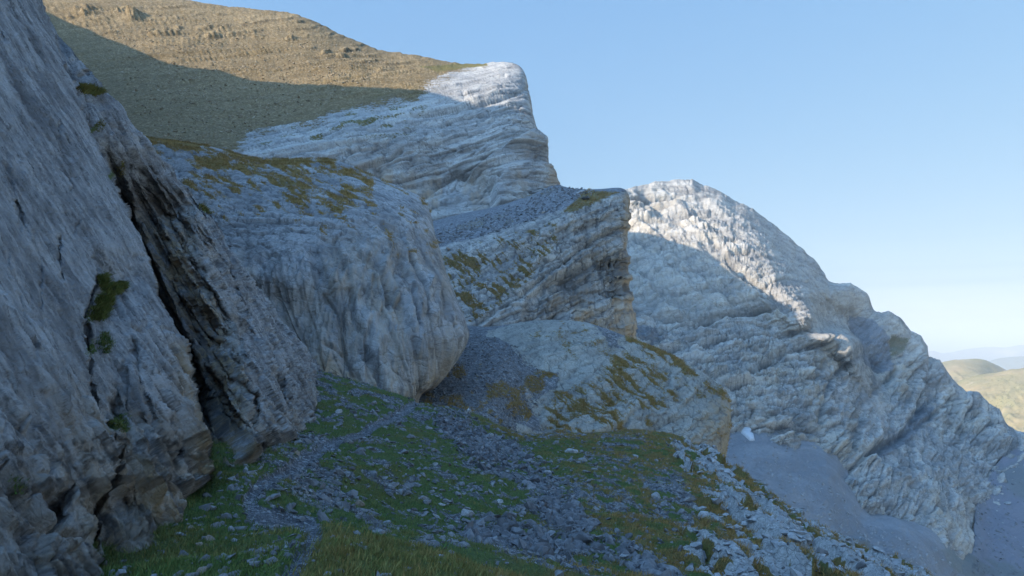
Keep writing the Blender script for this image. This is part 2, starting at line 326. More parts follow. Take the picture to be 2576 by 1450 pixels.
def cliff():
    ys = np.concatenate([np.linspace(-900, -60, 40)[:-1], np.arange(-60, 1520, 2.3)]); nu = 470
    xr = interp(ys, EDGE) + 12 * fbm(np.stack([ys * 0.03, ys * 0, ys * 0], -1), 4)
    xl = np.interp(ys, [-900, -60, 1500], [-700, -330, -230]); u = np.linspace(0, 1, nu); u = 1 - (1 - u) ** 1.08
    X = xl[:, None] + (xr - xl)[:, None] * u[None]; Y = ys[:, None] + 0 * X
    D = plane_d(X, Y); P = at(X, Y, D); s = P @ STR; t = P @ UPD
    st = np.stack([s, t, 0 * s], -1)
    mpx = D / FPX                                              # metres per picture unit
    h = 0.8 * fbm(st * [0.06, 0.035, 1], 3) + 0.26 * fbm(st * [0.5, 0.09, 1] + 5, 6, .55)
    low = sst(820, 1250, Y) ; d1, s1, p1 = polydist(X, Y, CRACK); r1 = s1 < 0; d2, s2, p2 = polydist(X, Y, CRACK2); r2 = s2 < 0
    xc = interp(Y, [(b, a) for a, b in CRACK]); xc2 = interp(Y, [(b, a) for a, b in CRACK2])
    rough = np.clip(0.18 + 0.9 * low + np.where((X > xc) & (Y > 150), 0.55, 0) + np.where((X > xc2) & (Y > 640), 0.35, 0), 0, 1.2)
    h += rough * (0.26 * fbm(st * [1.2, 0.5, 1] + 9, 5, 0.55) + 0.10 * fbm(st * [5, 2.2, 1], 4, 0.6))
    w1, w2, wr = worley(st * [0.9, 0.42, 1] + 0.25 * np.stack([fbm(st * 0.8, 3), fbm(st * 0.8 + 7, 3), 0 * s], -1)); h += rough * (0.17 * wr * sst(0, 0.12, w2 - w1) - 0.10 * (1 - sst(0, 0.10, w2 - w1)))
    b1, b2, br = worley(st * [2.6, 1.7, 1] + 3); h += (0.05 + 0.9 * low * rough) * (0.12 * br * sst(0, 0.15, b2 - b1) - 0.05 * (1 - sst(0, 0.12, b2 - b1)))
    h += 0.05 * fbm(st * [4.5, 0.8, 1], 5, .6, True) + 0.05 * fbm(st * [12, 3.5, 1], 4, .65) - 0.05 * sst(.12, .30, fbm(st * [3.2, 0.75, 1] + 50, 5, .6))
    # main crack: the wall right of it steps back and swells out again; thin open cracks and hollows
    off = 0 * X; k = sst(330, 560, Y) * (1 - 0.85 * sst(980, 1180, Y)); wd = interp(Y, [(0, 50), (300, 80), (520, 175), (800, 180), (1000, 130), (1200, 90)])
    jag = 4 * fbm(np.stack([Y * .05, 0 * Y, 0 * Y], -1), 3); dx = np.clip((X - xc - jag) / wd, 0, 1.4); rgt = X > xc + jag
    off += np.where(rgt, -(0.4 + 1.6 * k) * (1 - sst(0, 1.0, dx)) - (0.12 + 0.42 * k) * (1 - sst(0, 26, X - xc)), 0)
    off += np.where(rgt, (0.24 * k + .03) * sst(0.1, 0.5, dx) * (1 - sst(0.7, 1.4, dx)) * fbm(st * [0.7, 0.45, 1] + 3, 5), 0)
    k2 = sst(600, 760, Y); off += np.where(X > xc2 + jag * 1.5, -(0.42 * (1 - sst(0, 150, X - xc2)) + 0.12 * (1 - sst(0, 12, X - xc2))) * k2, 0)
    for pl, wpx, dep in (([(50, 490), (75, 540), (92, 590)], 5, .35), ([(168, 575), (172, 640), (185, 700)], 5, .35), ([(0, 40), (12, 75), (22, 105)], 7, .4), ([(175, 70), (195, 110), (210, 150), (230, 200)], 8, .5),
                         ([(25, 350), (50, 470), (70, 590)], 4, .15), ([(130, 230), (137, 265)], 4, .15), ([(340, 830), (380, 950), (430, 1060)], 6, .35), ([(60, 1120), (62, 1180)], 4, .2), ([(150, 300), (155, 350)], 4, .15), ([(330, 880), (360, 1000), (395, 1100)], 5, .25),
                         ([(270, 180), (310, 235), (350, 290)], 12, .6), ([(380, 1010), (430, 1090), (480, 1150)], 6, .35), ([(100, 560), (130, 700), (135, 800)], 4, .15), ([(415, 520), (470, 560), (505, 640)], 9, .5), ([(30, 900), (90, 1010), (100, 1100)], 4, .15), ([(20, 600), (60, 760), (110, 930)], 4, .12),
                         ([(210, 300), (240, 400), (262, 480)], 4, .12), ([(190, 420), (215, 520), (222, 600)], 3, .12), ([(560, 640), (620, 780), (660, 860)], 6, .5), ([(600, 900), (640, 1000), (650, 1080)], 7, .6), ([(690, 860), (720, 950), (740, 1060)], 6, .6), ([(440, 700), (480, 800), (520, 880)], 7, .5)):
        dd, _, pp = polydist(X + 7 * fbm(st * 2.5, 4), Y, pl); off -= 0.22 * dep * np.exp(-(dd / wpx / (0.3 + 0.35 * np.clip(1 + 2 * fbm(st * 1.5 + 9, 3), 0, 2))) ** 2) * sst(0, .15, pp) * sst(0, .15, 1 - pp)
    for (a, b, ra, rb, dep) in ((178, 1265, 20, 36, .9), (195, 1225, 10, 30, .5), (350, 1250, 60, 24, .5), (215, 1180, 10, 34, .3), (440, 1290, 30, 18, .4), (300, 1340, 10, 60, .5), (30, 1330, 26, 20, .3), (590, 1180, 16, 12, .4), (660, 1130, 10, 16, .5), (480, 1120, 8, 22, .4), (330, 1010, 12, 60, .4)):
        off -= .45 * dep * np.exp(-(((X - a) / ra) ** 2 + ((Y - b) / rb) ** 2) + 0.9 * fbm(st * [2.5, 2.5, 1] + a, 4))
    P = at(X, Y, plane_d(X, Y, off))
    # stepped overhanging foot
    foot = np.clip((X - xr[:, None]) / -60.0, 0, 1); h -= 0.16 * (1 - foot) ** 2 * sst(980, 1100, Y) * (1 + 0.7 * fbm(st * 0.9, 3))
    e = (xr[:, None] - X) * mpx; dk = np.clip((D / 45) ** 1.6, .10, 1); h -= 0.9 * dk * (1 - sst(0, 1.4, e / dk)) ** 2
    P = P + NP * h[..., None]
    back = [P[:, -1] + (-NP * a + STR * b + np.array([0, 0, -c])) for a, b, c in ((0.5, 0.5, 0.1), (1.6, 1.2, 0.3), (5, 3, 1), (14, 10, 4), (40, 22, 10))]
    P = np.concatenate([P] + [q[:, None] for q in back], 1)
    ex = lambda A: np.concatenate([A] + [A[:, -1:]] * 5, 1)
    gr = np.zeros_like(X)
    for a, b, ra, rb in ((222, 228, 24, 12), (250, 318, 9, 16), (268, 745, 20, 34), (250, 790, 18, 20), (262, 860, 20, 30), (300, 1065, 18, 22), (302, 430, 8, 22), (525, 500, 14, 16), (830, 980, 8, 30)):
        gr = np.maximum(gr, 0.66 * np.exp(-(((X - a) / ra) ** 2 + ((Y - b) / rb) ** 2)))
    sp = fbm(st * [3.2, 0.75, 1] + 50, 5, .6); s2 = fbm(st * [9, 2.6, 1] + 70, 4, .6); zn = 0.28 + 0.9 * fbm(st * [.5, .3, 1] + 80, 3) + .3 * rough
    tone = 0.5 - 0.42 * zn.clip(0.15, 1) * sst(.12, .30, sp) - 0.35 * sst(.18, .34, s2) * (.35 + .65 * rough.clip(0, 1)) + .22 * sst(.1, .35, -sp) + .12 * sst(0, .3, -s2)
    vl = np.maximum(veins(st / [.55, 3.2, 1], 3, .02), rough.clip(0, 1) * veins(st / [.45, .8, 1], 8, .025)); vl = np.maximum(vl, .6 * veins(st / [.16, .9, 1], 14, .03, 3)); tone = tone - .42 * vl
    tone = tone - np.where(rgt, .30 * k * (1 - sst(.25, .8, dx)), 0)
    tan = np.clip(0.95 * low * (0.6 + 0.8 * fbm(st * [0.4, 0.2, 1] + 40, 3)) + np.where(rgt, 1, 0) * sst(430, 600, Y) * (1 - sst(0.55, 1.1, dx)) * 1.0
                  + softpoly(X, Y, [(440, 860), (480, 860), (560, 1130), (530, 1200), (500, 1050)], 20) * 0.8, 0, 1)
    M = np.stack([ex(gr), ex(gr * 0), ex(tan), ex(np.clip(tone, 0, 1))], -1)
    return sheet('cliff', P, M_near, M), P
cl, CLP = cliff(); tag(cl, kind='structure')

# ------------------------------------------------------------------ foreground ground
ROWS_G = [
 [(560,1100,95),(700,1120,95),(830,1140,94),(1040,1190,96),(1180,1220,97),(1320,1260,98),(1450,1260,100),(1600,1260,102),(1720,1290,100),(1850,1400,98),(2050,1530,92),(2330,1650,85),(2600,1760,80)],
 [(560,925,63),(700,945,63),(830,965,62),(1040,1030,64),(1180,1062,65),(1320,1114,66),(1450,1112,68),(1600,1102,70),(1720,1125,70),(1850,1212,67),(2050,1350,62),(2330,1475,56),(2600,1585,50)],
 [(560,905,55),(700,925,55),(830,948,54),(1040,1012,56),(1180,1045,57),(1320,1098,58),(1450,1098,60),(1600,1088,62),(1720,1108,62),(1850,1188,60),(2050,1328,55),(2330,1452,50),(2600,1560,45)],
 [(420,1060,33),(600,1065,37),(815,1062,41),(1000,1080,43),(1150,1110,45),(1300,1140,47),(1450,1150,49),(1600,1160,50),(1740,1190,50),(1880,1260,48),(2080,1370,45),(2330,1480,41),(2600,1590,36)],
 [(300,1150,21),(500,1150,23),(700,1140,27),(900,1160,30),(1080,1190,33),(1260,1220,35),(1440,1235,37),(1600,1250,38),(1760,1280,38),(1900,1330,37),(2100,1430,34),(2320,1530,31),(2560,1650,27)],
 [(200,1230,18),(430,1230,20),(620,1225,20),(820,1250,23),(1010,1285,26),(1210,1310,28),(1410,1330,29),(1590,1345,30),(1760,1370,30),(1920,1415,29),(2110,1500,26),(2310,1600,23),(2520,1720,20)],
 [(100,1330,14.5),(360,1320,16),(580,1310,16.4),(780,1325,17.5),(980,1350,20),(1180,1385,22),(1390,1420,23.5),(1590,1445,24),(1760,1465,24),(1930,1510,23),(2120,1590,20),(2300,1690,17),(2480,1800,14)],
 [(0,1440,12.5),(300,1430,13.4),(560,1400,13),(790,1350,14),(1000,1385,15),(1200,1430,16),(1400,1470,17),(1590,1510,17),(1760,1540,16.5),(1930,1590,15),(2110,1680,12.5),(2280,1790,10),(2430,1910,8)],
 [(-200,1700,9.5),(200,1680,9.8),(500,1670,8.4),(800,1680,7.4),(1000,1700,7.5),(1200,1730,7.5),(1400,1770,7.5),(1590,1810,7.5),(1760,1850,7.2),(1930,1910,7),(2110,2000,6.6),(2300,2150,6),(2500,2350,5)],
 [(-700,3600,2),(0,3600,2),(500,3600,2),(800,3600,2),(1000,3600,2),(1200,3600,2),(1400,3650,2),(1600,3700,2),(1800,3800,2),(2000,3900,2),(2300,4000,2),(2700,4200,2),(3200,4500,2)]]
PATH = [(700, 1500), (740, 1420), (800, 1345), (785, 1312), (720, 1290), (650, 1270), (632, 1243), (665, 1212), (720, 1180), (770, 1150), (840, 1115), (910, 1085), (975, 1052), (1030, 1025), (1050, 1012)]
SCREES = [[(1090, 1030), (1160, 1040), (1200, 1062), (1251, 1085), (1300, 1110), (1321, 1155), (1395, 1190), (1420, 1225), (1352, 1240), (1310, 1225), (1250, 1190), (1170, 1145), (1100, 1085)],
          [(1331, 1248), (1442, 1252), (1490, 1328), (1498, 1363), (1425, 1346), (1338, 1294)],
          [(1161, 1328), (1217, 1300), (1303, 1314), (1408, 1335), (1512, 1346), (1581, 1356), (1650, 1408), (1720, 1450), (1680, 1490), (1546, 1400), (1442, 1390), (1430, 1450), (1338, 1410), (1251, 1378), (1182, 1366)],
          [(798, 1085), (830, 1110), (838, 1172), (887, 1241), (984, 1314), (939, 1325), (850, 1285), (760, 1255), (700, 1245), (640, 1240), (660, 1195), (700, 1150), (750, 1110)],
          [(1010, 1012), (1080, 1015), (1105, 1045), (1060, 1060), (1010, 1045)],
          [(1600, 1190), (1700, 1180), (1760, 1290), (1720, 1330), (1660, 1290)]]
SLAB = [(1700, 1095), (1790, 1110), (1900, 1210), (2100, 1340), (2400, 1470), (2700, 1650), (2300, 1900), (1900, 1560), (1760, 1430), (1730, 1340), (1790, 1250), (1730, 1160)]
def fg_masks(X, Y, P):
    n = fbm(P * 0.35, 4); n2 = fbm(P * 1.6 + 9, 4); n3 = fbm(P * [0.5, 0.5, 0.5] + 31, 4)
    sc = np.zeros_like(X)
    for pl in SCREES: sc = np.maximum(sc, softpoly(X + 18 * n3, Y + 14 * n, pl, 26))
    sc = sc * (0.78 + 1.5 * n2 + 0.5 * n)
    gen = sst(1030, 1120, Y) * sst(1.0, 0.6, np.abs(X - 1150) / 700) * 0.54; sc = np.maximum(sc, gen * (0.62 + 1.7 * n2 + 1.0 * n))
    sc = np.maximum(sc, sst(1060, 1000, X) * sst(1100, 1040, Y) * (0.50 + 1.6 * n2 + 1.0 * n) * .85); pd, _, pp = polydist(X, Y, PATH); pw = np.interp(pp, [0, .25, .5, .8, 1], [28, 21, 18, 11, 10]); path = 1 - sst(0.6, 1.3, pd / pw + 0.35 * n2)
    bank = softpoly(X, Y, [(760, 1330), (830, 1325), (1000, 1372), (1200, 1420), (1450, 1462), (1500, 1600), (700, 1600)], 12)
    sc = sc * (1 - 0.9 * bank); sc = np.maximum(sc, path)
    slab = softpoly(X + 70 * n3 + 40 * n2, Y + 40 * n, SLAB, 18)
    q = np.stack([P[..., 0] * 0.9 + P[..., 1] * 0.18, P[..., 1] * 0.16 - P[..., 0] * 0.1, P[..., 2] * 0.25], -1)
    tuft = fbm(q * [1.1, 1.0, 1], 4); tf = sst(-0.06, 0.10, tuft + 0.25 * n2 - 0.04)
    grass = 1 - slab * (1 - 0.95 * tf)
    dry = np.clip(sst(1150, 1650, X + 120 * n) * 0.9 * sst(0, .3, 0.25 + n2) + 0.25 * sst(0, .3, n3) + 0.5 * np.exp(-((Y - interp(X, [(820, 948), (1040, 1012), (1180, 1045), (1320, 1098), (1450, 1098), (1600, 1088), (1720, 1108), (1850, 1188)])) / 14) ** 2) * sst(1050, 1300, X) + bank * 0.35 + slab * 0.3, 0, 1)
    return grass, np.clip(sc, 0, 1), dry, slab, path, bank
def ground():
    X, Y, D = net(ROWS_G, 2.6)
    P = at(X, Y, D); N = normals(P)
    if N[..., 2].mean() < 0: N = -N
    g, sc, dry, slab, path, bank = fg_masks(X, Y, P)
    h = 0.45 * fbm(P * 0.22, 4) + 0.10 * fbm(P * 1.1, 4) + 0.05 * fbm(P * 4, 3) * (1 - path)
    q = np.stack([P[..., 0] * 0.75 + P[..., 1] * 0.16, P[..., 1] * 0.22 - P[..., 0] * 0.1, P[..., 2] * 0.4], -1)
    w1, w2, wr = worley(q * 0.9 + 0.3 * np.stack([fbm(P * .8, 3), fbm(P * .8 + 5, 3), 0 * X], -1)); blk = sst(0.02, 0.2, w2 - w1)
    h += slab * (0.45 * (blk - 0.6) + 0.40 * wr * blk + 0.25 * fbm(q * 2.2, 5, .55, True) * 0.6)
    a1, a2, ar = worley(P * 2.3); h += (slab * 0.7 + sc * 0.9 * (1 - path)) * 0.10 * (ar * sst(0.02, 0.15, a2 - a1) - 0.3 * (1 - sst(0, .15, a2 - a1)))
    h -= 0.16 * path; far = sst(80, 60, D); near = sst(1.5, 9, D); h = h * far * near
    g = np.maximum(g * (1 - slab), slab * np.clip(1 - blk * 0.9 + (g - 0.45) * 0.9, 0, 1))
    P = P + N * h[..., None]
    last = P[-1]; ext = [np.stack([last[:, 0] * f + a, 0 * last[:, 0] + y, last[:, 2] + 0 * a + 0.02 * y * 0], -1) for y, f, a in ((-10, 6, 0), (-60, 20, 0), (-200, 60, 0))]
    P2 = np.concatenate([P] + [e[None] for e in ext], 0); ex = lambda A: np.concatenate([A] + [A[-1:]] * 3, 0)
    o = sheet('ground', P2, M_ground, np.stack([ex(g), ex(sc), ex(dry)], -1)); tag(o, kind='structure')
    return X, Y, D, P, N, g, sc, dry, slab, path, bank
GR = ground()

# ------------------------------------------------------------------ rounded dome cliff, second in the row
ROWS_C = [
 [(300,420,190),(430,430,190),(540,450,190),(640,470,190),(780,480,190),(850,480,185),(930,520,175),(980,560,165),(1000,600,160),(980,640,170)],
 [(300,352,140),(430,366,138),(540,384,138),(640,408,138),(780,412,137),(850,416,136),(930,450,133),(1010,482,130),(1055,508,131),(1030,560,145)],
 [(300,346,131),(430,362,130),(540,378,130),(640,402,130),(780,406,129),(850,411,128),(950,455,125),(1035,492,123),(1081,534,127),(1060,600,142)],
 [(300,450,116),(440,450,114),(560,465,113),(680,475,112),(800,480,111),(900,500,110),(990,530,110),(1060,560,113),(1096,592,121),(1075,660,136)],
 [(300,560,104),(480,570,102),(600,570,100),(720,575,99),(830,580,99),(930,590,100),(1010,610,102),(1075,640,106),(1118,665,115),(1095,720,130)],
 [(400,680,95),(560,680,93),(680,690,91),(780,690,91),(880,690,92),(960,700,94),(1040,710,97),(1100,725,101),(1146,742,111),(1120,790,126)],
 [(500,780,92.5),(650,770,90.5),(740,770,89.5),(830,770,88.5),(910,775,89.5),(990,780,91.5),(1060,790,94.5),(1125,800,99.5),(1174,815,108.5),(1150,850,124.5)],
 [(600,860,89),(720,860,87),(790,860,86),(860,860,86),(930,860,87),(1000,860,89),(1060,865,92),(1120,860,97),(1176,860,106),(1150,885,122)],
 [(700,930,86),(760,940,85),(820,940,84),(880,940,84),(940,945,85),(990,945,87),(1040,945,90),(1085,945,94),(1114,950,102),(1090,975,117)],
 [(740,1010,85.5),(800,1015,84.5),(850,1015,83.5),(900,1015,83.5),(950,1015,84.5),(990,1013,86.5),(1020,1010,89.5),(1040,1006,92.5),(1056,1002,99.5),(1030,1020,113.5)],
 [(740,1110,89),(800,1110,89),(850,1110,89),(900,1110,89),(950,1110,90),(990,1110,91),(1020,1108,93),(1040,1106,97),(1056,1102,103),(1030,1120,117)]]
def relief(P, N, amp, wl, axis, bed=0.5, o=6, ridged=0.35, wor=0.3):
    """weathered stone: broad swells, bedding ledges and joint blocks (amp and wl in metres)"""
    R = frame(axis); q = P @ R.T
    h = amp * fbm(P / wl, o) + amp * ridged * fbm(q / wl * [1.5, 1.5, 3.2] + 3, o, 0.55, True)
    h += amp * bed * fbm(q / wl * [0.5, 0.5, 7] + 8, 5, 0.6)
    if wor:
        w1, w2, wr = worley(q / wl * [2.2, 2.2, 5] + 0.3 * np.stack([fbm(P / wl * 2, 2)] * 3, -1)); h += amp * wor * (wr * sst(0, .2, w2 - w1) - 0.4 * (1 - sst(0, .1, w2 - w1)))
    return h
GM = {}
def beds(P, axis, thick, seed=0, warp=0.25, jw=2.5, lat=12):
    """crisp ledges: every bed stands out or back by its own amount, cut by joints across it; returns height and tone in -1..1"""
    q = P @ frame(axis).T; w_ = thick * warp * 3 * fbm(P / (thick * 9) + seed, 4); H = 0; T_ = 0; tot = 0
    for k, (th, am) in enumerate(((thick, 1.0), (thick * 0.37, 0.5))):
        b = (q[..., 2] + w_) / th + 40 + seed; i = np.floor(b); f = b - i
        def lay(ii):
            j = vn(np.stack([q[..., 0] / (th * lat) + ii * 5.37, q[..., 1] / (th * lat) + ii * 3.1, ii * 7.7], -1)); return j + 0.5 * np.sign(vn(np.stack([q[..., 0] / (th * jw * 1.0) + ii * 2.9, q[..., 1] / (th * jw) + 0.2, ii * 3.3], -1))) * 0.5
        r = lay(i - 1) * (1 - sst(0, .16, f)) + lay(i) * sst(0, .16, f); g = np.exp(-(np.minimum(f, 1 - f) / .07) ** 2)
        H = H + am * (r - 0.45 * g); T_ = T_ + am * (0.8 * r - 0.9 * g); tot += am
    return H / tot, np.clip(T_ / tot, -1, 1)
def joints(P, axis, size, asp=(1, 1, 2.2), seed=0, wid=.07):
    q = P @ frame(axis).T / size * np.array(asp) + seed; w1, w2, wr = worley(q + 0.35 * np.stack([fbm(P / size * .8 + seed, 3), fbm(P / size * .8 + seed + 9, 3), 0 * w1z(P)], -1))
    return wr, 1 - sst(0, wid, w2 - w1)
def w1z(P): return P[..., 0]
def outline(h, P, N, lo=0.2):
    V = -P / np.linalg.norm(P, axis=-1, keepdims=True); c = np.abs((N * V).sum(-1)); h = h - h.mean(); return h * (lo + (1 - lo) * sst(0.05, 0.55, c))
def blobs(X, Y, P, sc, thr, wd=0.12, rot=0.0, ax=(1, 1), o=4, seed=0):
    c, s = math.cos(rot), math.sin(rot); q = np.stack([(X * c + Y * s) / ax[0], (-X * s + Y * c) / ax[1], 0 * X + seed], -1) * sc
    return sst(thr - wd, thr + wd, fbm(q, o))
def dome_cliff():
    X, Y, D = net(ROWS_C, 2.3); P = at(X, Y, D); N = normals(P)
    face = sst(560, 720, Y + .12 * (X - 700)); h = relief(P, N, 0.8, 14, (0.1, 0.2, 1), 0.30) * (1 - 0.6 * face)
    bh, bt = beds(P, (0.25, 0.15, 1), 2.2, 1); vh, vt = beds(P, (1, 0.35, 0.25), 3.0, 5, .5, 8, 14); v2, u2 = beds(P, (1, 0.35, 0.25), 6.5, 9, .6, 8, 14); h += (1 - face) * 0.45 * bh + face * (0.8 * vh + .9 * v2); tone = 0.5 + (1 - face) * .22 * bt + face * (.32 * vt + .2 * u2)
    flute = fbm(np.stack([P[..., 0] / 2.2 + 0.3 * fbm(P / 6, 3), P[..., 1] / 9, P[..., 2] / 60], -1), 5, 0.55, True); h += face * 0.9 * flute
    # bulging lip over the recess at the left, vertical gullies
    d, s, p = polydist(X, Y, [(560, 640), (640, 690), (690, 716), (740, 705), (800, 700)]); h += 0.5 * np.exp(-(((X - 695) / 60) ** 2 + ((Y - 680) / 28) ** 2)); h -= 0.2 * np.exp(-(((X - 740) / 80) ** 2 + ((Y - 760) / 45) ** 2))
    for pl, wpx, dep in (([(1000, 600), (1040, 720), (1050, 860)], 7, .8), ([(800, 720), (850, 790), (870, 900), (900, 990)], 5, .7), ([(880, 620), (960, 700), (985, 800)], 8, 1.0), ([(810, 870), (870, 890)], 6, .8), ([(930, 800), (925, 900), (960, 980)], 7, 1.0)):
        dd, _, pp = polydist(X, Y, pl); h -= dep * np.exp(-(dd / wpx) ** 2) * sst(0, .2, pp) * sst(0, .2, 1 - pp)
    e = sst(0, 60, np.abs(Y - 480) * 0 + (interp(X, [(300, 346), (430, 362), (640, 402), (850, 411), (1035, 492), (1081, 534)]) * -1 + Y)); h *= 0.35 + 0.65 * e
    jr, jl = joints(P, (0.25, 0.15, 1), 3.2, (1, 1, 2), 3); h += (1 - face * .8) * (.2 * jr - .25 * jl); tone = tone - .22 * jl * (1 - .8 * face) + .08 * jr
    vq = P @ frame((0.25, 0.15, 1)).T / [5, 5, 1.5]; vl = veins(vq, 3) * (1 - face) + veins(P / [1.3, 3, 7], 8) * face; vl = np.maximum(vl, .8 * veins(P / [3.5, 3.5, 2.2], 12)); tone = tone - .38 * vl; h -= .12 * vl
    h = outline(h, P, N)
    P = P + N * h[..., None]
    top = 1 - sst(560, 640, Y - 0.12 * (X - 600)); crest = np.exp(-np.clip(Y - interp(X, [(300, 346), (430, 362), (540, 378), (640, 402), (780, 406), (850, 411), (950, 455), (1035, 492)]), 0, 400) / 34) * (X < 940)
    zone = softpoly(X, Y, [(440, 380), (560, 380), (700, 440), (860, 440), (900, 500), (840, 540), (760, 540), (640, 470), (520, 500), (470, 460)], 40)
    g = 0.36 * top * blobs(X, Y, P, 1 / 11, -0.02, 0.25, 0.42, (3.4, 0.7)) + 0.45 * zone * blobs(X, Y, P, 1 / 15, 0.02, 0.2, 0.55, (3.6, 0.8), seed=5) + 0.60 * crest * blobs(X, Y, P, 1 / 22, -0.2, 0.3, 0.1, (3, 1), seed=3)
    g += 0.25 * blobs(X, Y, P, 1 / 18, 0.3, 0.1, 0.5, (2, .8), seed=9) * (1 - sst(700, 760, Y))
    g = np.maximum(g * .93, .55 * zone * veins(vq * [.8, .8, 1.2], 20, .06))
    tan = np.clip(face * 0.5 * blobs(X, Y, P, 1 / 60, 0.0, 0.2, 1.5, (2.5, 1)) + 0.9 * sst(880, 1000, Y - 0.1 * (X - 900)), 0, 1)
    GM['C'] = g; return tag(sheet('cliff', P, M_mid, np.stack([g, 0 * g, tan, tone], -1)), kind='structure'), (X, Y, P)
_, CD = dome_cliff()

# ------------------------------------------------------------------ gully of scree and low slab dome
ROWS_D = [
 [(980,880,215),(1080,900,215),(1160,900,215),(1230,900,214),(1300,900,205),(1380,890,200),(1480,900,195),(1600,950,190),(1700,1000,188),(1780,1060,186),(1790,1120,184),(1770,1200,184)],
 [(980,818,172),(1080,838,171),(1160,833,171),(1230,836,170),(1300,828,165),(1380,818,160),(1480,827,157),(1600,872,155),(1700,917,153),(1780,970,151),(1815,1030,153),(1800,1130,168)],
 [(980,800,162),(1080,828,161),(1160,823,160),(1230,826,158),(1300,817,154),(1380,809,150),(1480,817,148),(1600,860,147),(1700,903,146),(1790,955,144),(1833,1008,146),(1825,1120,162)],
 [(960,880,138),(1060,900,137),(1160,890,138),(1240,880,140),(1310,870,143),(1390,855,143),(1490,870,142),(1600,910,141),(1700,955,140),(1785,1010,139),(1837,1052,142),(1822,1160,158)],
 [(950,960,114),(1050,970,113),(1150,960,115),(1250,950,119),(1330,950,130),(1400,940,134),(1500,945,134),(1600,980,134),(1700,1020,134),(1780,1060,134),(1828,1096,138),(1815,1190,154)],
 [(940,1040,93),(1050,1050,93),(1150,1040,95),(1240,1040,100),(1310,1040,116),(1400,1030,125),(1500,1030,127),(1600,1060,128),(1690,1090,129),(1770,1120,131),(1814,1142,135),(1800,1240,150)],
 [(930,1150,80),(1050,1150,81),(1150,1140,83),(1230,1130,88),(1300,1110,104),(1390,1110,116),(1500,1120,119),(1600,1140,121),(1690,1170,123),(1760,1200,127),(1800,1230,132),(1790,1330,148)],
 [(930,1300,72),(1050,1300,73),(1150,1300,75),(1240,1300,79),(1300,1290,95),(1400,1290,108),(1500,1300,112),(1600,1330,115),(1690,1380,118),(1760,1420,122),(1800,1450,128),(1790,1500,144)]]
def gully():
    X, Y, D = net(ROWS_D, 2.4); P = at(X, Y, D); N = normals(P)
    slab = softpoly(X, Y, [(1360, 780), (1700, 860), (1900, 1000), (1860, 1400), (1230, 1400), (1310, 1080), (1370, 1010), (1400, 940), (1300, 900), (1240, 840)], 42); slab = sst(.3, .7, slab + .9 * fbm(P / 7, 5))
    h = (0.25 + 0.75 * slab) * relief(P, N, 0.9, 16, (-0.35, 0.2, 1), 0.35) + (1 - slab) * 0.5 * fbm(P / 3, 5)
    bh, bt = beds(P, (-0.55, 0.1, 1), 2.6, 2, .7); h += slab * 0.4 * bh; tone = 0.5 + slab * 0.16 * bt
    e = Y - interp(X, [(980, 800), (1080, 828), (1230, 826), (1380, 809), (1480, 817), (1600, 860), (1700, 903), (1790, 955), (1833, 1008)]); h *= 0.4 + 0.6 * sst(0, 60, e)
    jr, jl = joints(P, (-0.55, 0.1, 1), 2.6, (1, .6, 1.5), 4); h += slab * (.14 * jr - .2 * jl); tone = tone - slab * (.28 * jl - .06 * jr)
    vq = P @ frame((-0.55, 0.1, 1)).T / [4, 3, 2]; vl = np.maximum(veins(vq, 4), .8 * veins(P / [2, 2, 4], 9)); tone = tone - slab * .36 * vl; h -= slab * .12 * vl
    h = outline(h, P, N)
    P = P + N * h[..., None]
    g = slab * (0.36 * blobs(X, Y, P, 1 / 22, 0.0, 0.2, 0.6, (2.5, .7)) + 0.46 * np.exp(-np.clip(e, 0, 400) / 70) * sst(1330, 1450, X) * blobs(X, Y, P, 1 / 12, -0.05, 0.3, .5, (2.5, 1), seed=2)
        + 0.56 * blobs(X, Y, P, 1 / 10, 0.10, 0.1, 0.66, (4, .7), seed=5) * softpoly(X, Y, [(1330, 1100), (1400, 980), (1560, 900), (1720, 960), (1640, 1060), (1500, 1110)], 30)) 
    g += (1 - slab) * 0.62 * blobs(X, Y, P, 1 / 45, 0.05, 0.2) * sst(850, 950, Y)
    g = np.where(slab > .5, np.maximum(g * .88, .56 * slab * veins(vq * .7, 25, .05)), g)
    tan = 0.8 * softpoly(X, Y, [(1790, 1010), (1850, 1010), (1850, 1180), (1700, 1180), (1760, 1090)], 22)
    GM['D'] = g; return tag(sheet('rock_slope', P, M_gully, np.stack([g, 1.1 * (1 - slab) + 0 * g, tan, tone], -1)), kind='structure'), (X, Y, P)
_, DD = gully()

